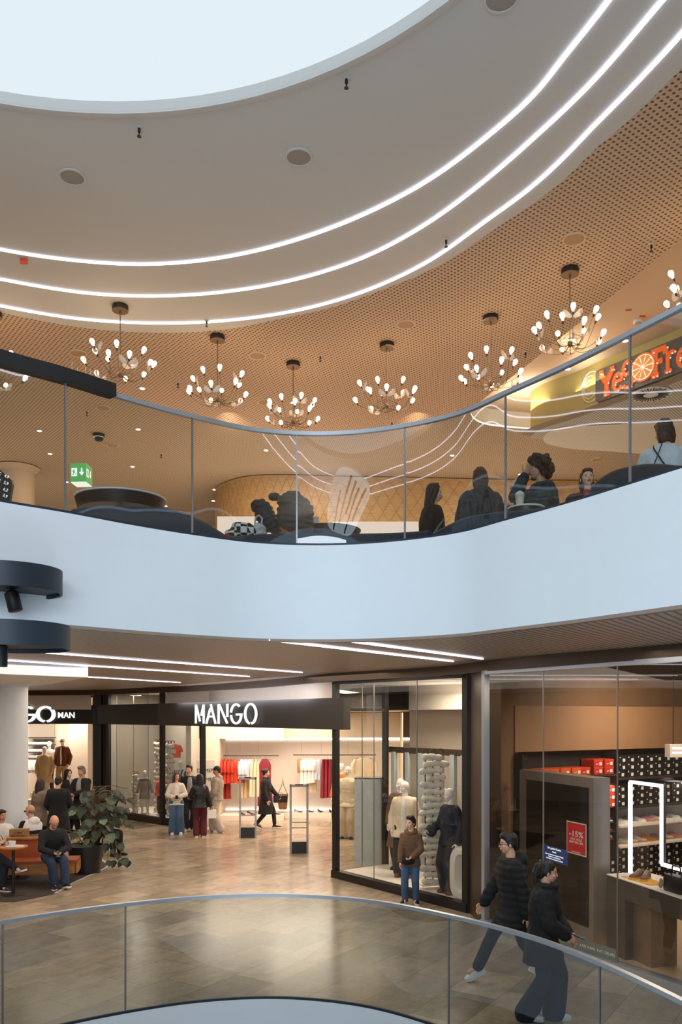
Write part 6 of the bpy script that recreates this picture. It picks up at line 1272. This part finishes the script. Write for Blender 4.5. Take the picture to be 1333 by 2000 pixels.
t = thing('cardboard_box', 'brown cardboard takeaway box with black lettering on the table behind the bench', 'box', (P(38,0,16.4).x,16.4,th2), rad(8)); m = MB(); m.box((-.17,-.09,0),(.17,.09,.2)); m.build('box_body', mat('cardboard', (150,112,72), .7), t)
for i, s in enumerate(('I AM','BROWN')): text_obj('lettering', s, .07, M('black_metal'), Matrix.Translation((0,-.093,.11-.07*i)) @ Matrix.Rotation(rad(90),4,'X'), t, .001)
def seatbox(label, px, Y, rz, w=.44, h=.45, name='stool', back=False, z=0):
    x = P(px,0,Y).x; t = thing(name, label, 'chair' if back else 'stool', (x,Y,z), rad(rz)); m = MB(); m.box((-w/2,-w/2,h-.05),(w/2,w/2,h)); m.build('seat', M('bench_wood'), t)
    for sx in (-1,1):
        for sy in (-1,1): m = MB(); m.tube([(sx*(w/2-.03),sy*(w/2-.03),0),(sx*(w/2-.04),sy*(w/2-.04),h-.05)], .016, 8); m.build('leg', M('black_metal'), t)
    if back:
        m = MB(); pts = [V((w/2*1.05*math.cos(a),w/2*1.05*math.sin(a)+.02,0)) for a in [math.pi*(.02+.96*i/12) for i in range(13)]]; m.thick(pts, h, h+.36, .03); m.build('wicker_back', mat('wicker', (150,110,70), .8, bump=.8, bscale=90), t, True)
seatbox('wooden chair with wicker back under the balding man with the white hood', 64, 17.05, -128, back=True, name='chair'); seatbox('wooden chair with curved wicker back under the woman in the white shirt', 2, 16.75, 32, back=True, name='chair'); seatbox('chair with wicker back at the left edge under the person with crossed legs', -34, 15.3, 62, back=True, name='chair'); seatbox('dark stool behind the potted plant', 196, 19.25, 72)
# ---- potted climbing plant
pp = G(168,1704); t = thing('potted_plant', 'tall leafy climbing plant in a round black pot at the end of the bench', 'plant', pp)
m = MB(); m.lathe([(.25,0),(.29,.02),(.345,.5),(.35,.56),(.335,.565),(.32,.5)], n=36); m.build('pot', M('pot_black'), t, True); m = MB(); m.lathe([(.01,.52),(.325,.5)], n=24); m.build('soil', M('soil'), t)
m = MB(); m.tube([(.12,.02,.45),(.14,.03,1.0),(.12,.02,1.4),(.15,0,1.7)], .035, 8); m.build('support_pole', M('stem'), t, True)
rnd = random.Random(12); stems = MB(); leaves = []
def leaf(c, d, up, s, pale):
    m = MB(); d = d.normalized(); r = d.cross(up).normalized(); u = r.cross(d); rings = []
    prof = [(0,.02),(.08,.34),(.25,.5),(.45,.52),(.62,.42),(.78,.28),(.9,.14),(1,.01)]
    for i, (x, w_) in enumerate(prof):
        sag = -.25*x*x; notch = .78 if i in (3,5) else 1.0
        rings.append([c+d*x*s+r*q*w_*s*notch+u*(sag*s+abs(q)*.12*s) for q in (-1,-.5,0,.5,1)])
    m.loft(rings, False, False); return m
k = 0
for i in range(84):
    a = rnd.uniform(0, 2*math.pi); top = i < 64; z = rnd.uniform(.8,1.72) if top else rnd.uniform(.55,1.0); R = rnd.uniform(.14,.56)*(1 if z > .8 else .75)
    base = V((.12,.02,max(.5,z-rnd.uniform(.1,.35)))) if top else V((.0,0,.5)); tip = V((.32+R*math.cos(a)*.95, R*math.sin(a)*.7, z+rnd.uniform(-.05,.1)-.25*max(0,R-.45)))
    if not top: tip = V((.0+R*1.0*math.cos(a)-.1, R*.7*math.sin(a), z))
    mid = (base+tip)*.5+V((0,0,.12)); stems.tube(cat_rom([base,mid,tip],4,False), .008, 5)
    d = V((tip.x-base.x, tip.y-base.y-.25, -.35+rnd.uniform(-.3,.2))); s = rnd.uniform(.13,.25); lf = leaf(tip, d, V((rnd.uniform(-.3,.3),-.35,1)), s, 0)
    lf.build('leaf', M('leaf_pale' if rnd.random() < .3 else 'leaf'), t, True)
for i in range(4):
    a = rnd.uniform(-1,1); p0 = V((.2+.1*i,-.05,1.0-.1*i)); pts = [p0, p0+V((.2,-.05,-.1)), p0+V((.28,-.05,-.4)), p0+V((.27+.05*i,-.03,-.75+.1*i))]; stems.tube(cat_rom(pts,4,False), .006, 5)
    for q in (1,2,3): leaf(pts[q], V((rnd.uniform(-.5,.8),-.3,-.6)), V((0,-.5,1)), rnd.uniform(.12,.2), 0).build('leaf', M('leaf'), t, True)
stems.build('stem', M('stem'), t, True)
# ---- dark drum lamps
def drum(label, cx, cy, w, h, Y, spot):
    r = w/F*Y; p = P(cx,cy,Y); hh = h/F*Y; t = thing('drum_lamp', label, 'lamp', p)
    m = MB(); m.lathe([(r,hh),(r,0),(r-.02,0),(r-.02,hh-.04),(.01,hh-.04)], n=64); m.build('drum_shell', M('navy_metal'), t, True)
    m = MB(); m.lathe([(r-.02,.03),(.01,.032)], n=48); m.build('under_plate', M('rail_black'), t)
    q = P(spot[0],spot[1],Y)-p; R_ = Matrix.Rotation(rad(spot[2]),4,'Y'); R_.translation = q; m = MB(); m.lathe([(.055,-.16),(.06,-.155),(.06,.0),(.03,.02)], n=24); m.v = [R_@x for x in m.v]; sp = m.build('spotlight', M('rail_black'), t, True)
    m = MB(); m.tube([q,q+V((0,0,.12))], .014, 8); m.build('spot_stem', M('rail_black'), sp)
    m = MB(); m.beam((-r*.9,.1,hh*.5),(-r-1.8,.3,hh*.5),.08,.08); m.build('arm', M('navy_metal'), t); return p
d1 = drum('upper dark blue drum lamp in front of the white band', 14, 1158, 103, 46, 7.1, (22,1158,-14)); d2 = drum('lower dark blue drum lamp below the white band', 18, 1268, 114, 47, 6.5, (0,1262,2))
m = MB(); m.tube([(d1.x-2.3,7.45,-5),(d1.x-2.3,7.45,5.6)], .09, 16); m.build('lamp_mast', M('navy_metal'), None, label='dark mast outside the frame carrying both drum lamps', cat='pole')
# ---- things on the upper gallery
PUF = cloth('taupe_puffer', (74,68,62), .6); GRP = cloth('dark_puffer', (46,48,52), .6)
def draped(label, px, py, pyb, Y, w, mt, tilt, q):
    top, bot = P(px,py,Y), P(px,pyb,Y); h = top.z-bot.z; t = thing('draped_coat', label, 'coat', bot); m = MB(); m.ell((0,0,h*.55),(w*.5,.14,h*.46),18,14); m.ell((-w*.18,-.02,h*.82),(w*.34,.13,h*.2),14,10); m.ell((w*.2,0,h*.3),(w*.34,.15,h*.32),14,10)
    me = vox(m, .014, 3); quilt(me, .022, q); wrinkle(me, .012, 8); me.transform(Matrix.Rotation(rad(tilt),4,'Y')); me.materials.append(mt); obj('coat_body', me, t)
    m = MB(); m.tube([(-.1*w,-.05,h*.97),(.0,-.12,h*.93),(.14*w,-.05,h*.97)], .05, 8); m.build('collar', mt, t, True)
draped('taupe quilted coat hung over a chair back behind the glass', 572, 966, 1048, 10.3, .46, PUF, 6, .07); draped('dark quilted jacket leaning left of the taupe coat behind the glass', 536, 970, 1046, 10.45, .24, GRP, -24, .06)
def seat_up(label, px, Y):
    t = thing('chair', label, 'chair', (P(px,0,Y).x,Y,UF)); m = MB(); m.box((-.24,-.24,.4),(.24,.24,.46)); m.build('seat', M('navy_fabric'), t)
    for sx in (-1,1):
        for sy in (-1,1): m = MB(); m.tube([(sx*.2,sy*.2,0),(sx*.2,sy*.2,.4)], .014, 6); m.build('leg', M('black_metal'), t)
p = P(598,1034,11.2); zt0 = P(640,1036,11.2).z+.002
t = thing('iced_drink', 'glass of red iced drink with a straw on the dark table', 'drink', (p.x,11.0,zt0)); m = MB(); m.lathe([(.028,0),(.036,.11),(.034,.11)], n=18); m.build('drink', mat('red_drink', (120,30,20), .2), t, True); m = MB(); m.tube([(0,0,.05),(.012,0,.2)], .004, 6); m.build('straw', M('rail_black'), t)
p = P(617,1034,11.0); t = thing('paper_cup', 'white paper cup with lid right of the iced drink', 'cup', (p.x,11.0,zt0)); m = MB(); m.lathe([(.03,0),(.04,.11)], n=18); m.build('cup', M('paper_white'), t, True); m = MB(); m.lathe([(.043,.11),(.042,.125),(.02,.13)], n=18); m.build('lid', M('sticker'), t, True)
def checker():
    m = mat('checker_cloth', (230,228,224), .8); nt = m.node_tree; tc = nt.nodes.new('ShaderNodeTexCoord'); ck = nt.nodes.new('ShaderNodeTexChecker'); ck.inputs['Scale'].default_value = 13; ck.inputs[1].default_value = rgb(232,230,226); ck.inputs[2].default_value = rgb(18,18,20)
    nt.links.new(tc.outputs['Object'], ck.inputs[0]); nt.links.new(ck.outputs[0], nt.nodes['Principled BSDF'].inputs['Base Color']); return m
p = P(472,1056,10.15); t = thing('checked_bag', 'black and white checked cloth bag with red corner behind the glass', 'bag', p); m = MB(); m.ell((0,0,.11),(.17,.1,.12),16,12); m.ell((-.1,0,.05),(.12,.09,.07),12,8); me = vox(m,.012,3); wrinkle(me,.02,9); me.transform(Matrix.Rotation(rad(14),4,'Y')); me.materials.append(checker()); obj('cloth_body', me, t)
m = MB(); m.ell((-.16,-.06,.03),(.08,.04,.035),12,8); m.build('red_corner', cloth('red_cloth2', (170,50,40)), t, True)
p = P(506,1054,10.2); t = thing('plastic_bag', 'crumpled translucent white bag right of the checked bag', 'bag', p); m = MB(); m.ell((0,0,.1),(.09,.07,.11),14,10); me = vox(m,.012,2); wrinkle(me,.03,12); me.materials.append(mat('milky_plastic', (196,198,200), .25)); obj('bag_body', me, t); m = MB(); m.tube([(-.05,0,.18),(-.04,0,.27),(.0,0,.3),(.04,0,.26),(.03,0,.18)], .012, 6); m.build('bag_handle', M('milky_plastic'), t, True)
p = P(1016,993,9.05); zb_ = P(1028,992,9.05).z+.002; t = thing('cream_drink', 'tall clear cup with creamy drink on the small white table', 'drink', (p.x,9.05,zb_)); m = MB(); m.lathe([(.035,0),(.05,.13),(.052,.135)], n=18); m.build('cup', mat('cream_drink', (220,204,180), .3), t, True); m = MB(); m.lathe([(.052,.135),(.045,.16),(.015,.18)], n=18); m.build('dome_lid', M('milky_plastic'), t, True)
for px, Y, rz, lb in ((842,10.5,78,'the woman with long black hair'),(893,11.0,70,'the person leaning right'),(941,9.75,6,'the person in the hooded coat'),(1003,10.4,74,'the person in the beige beanie'),(1070,9.35,-80,'the person with curly hair'),(1141,9.75,-18,'the woman with the red scarf'),(1299,8.0,158,'the woman in the white shirt')): seatbox('small stool under '+lb, px, Y, rz, .36, z=UF)
# ================================================================ light
lamp('AREA', 'daylight', (-1.5,-6.5,5.5), 1250, (212,226,240), 8, (-.5,9,4.6), 6)
lamp('AREA', 'atrium_bounce', (-1.5,3.0,.4), 230, (200,226,244), 4.5, (-1.5,3.0,9))
for x, y, e in ((-9,10,8),(-3,15.5,10),(4,13.5,10),(-9,20,110),(-2,20,130),(4,21,120),(-10,27,120),(9,12,12)):
    lamp('AREA', 'gallery_bounce', (x,y,4.9), e, (255,232,206), 3.5, (x,y,9))
for x, y, e in ((-4,13.5,30),(1.5,13,36),(-6,18,60),(-1,18,120),(4.5,17.5,90),(3.5,9.5,26)): lamp('AREA', 'gallery_downlight', (x,y,CH-.06), e, (255,228,196), 1.6, (x,y,4.7))
for x in (-2.2, 1.5, 5): lamp('SPOT', 'canopy_fill', (x,16.2,CH-.1), 150, (255,226,186), .2, (x,20.3,8.3), spot=80)  # lamps added to brighten the woven canopy, without fittings
for x, y in ((-2.2,14.2),(-7.5,18.5),(-8.5,11.5)): lamp('AREA', 'soffit_fill', (x,y,3.98), 225, (255,236,216), 6, (x,y,0))  # broad lamps added to brighten the hall; the soffit itself has only light lines
lamp('AREA', 'soffit_fill', (2.6,8.9,3.98), 40, (255,238,220), 2, (2.6,8.9,0))  # smaller added lamp for the hall floor on the right
bpy.data.scenes.remove(TMP)
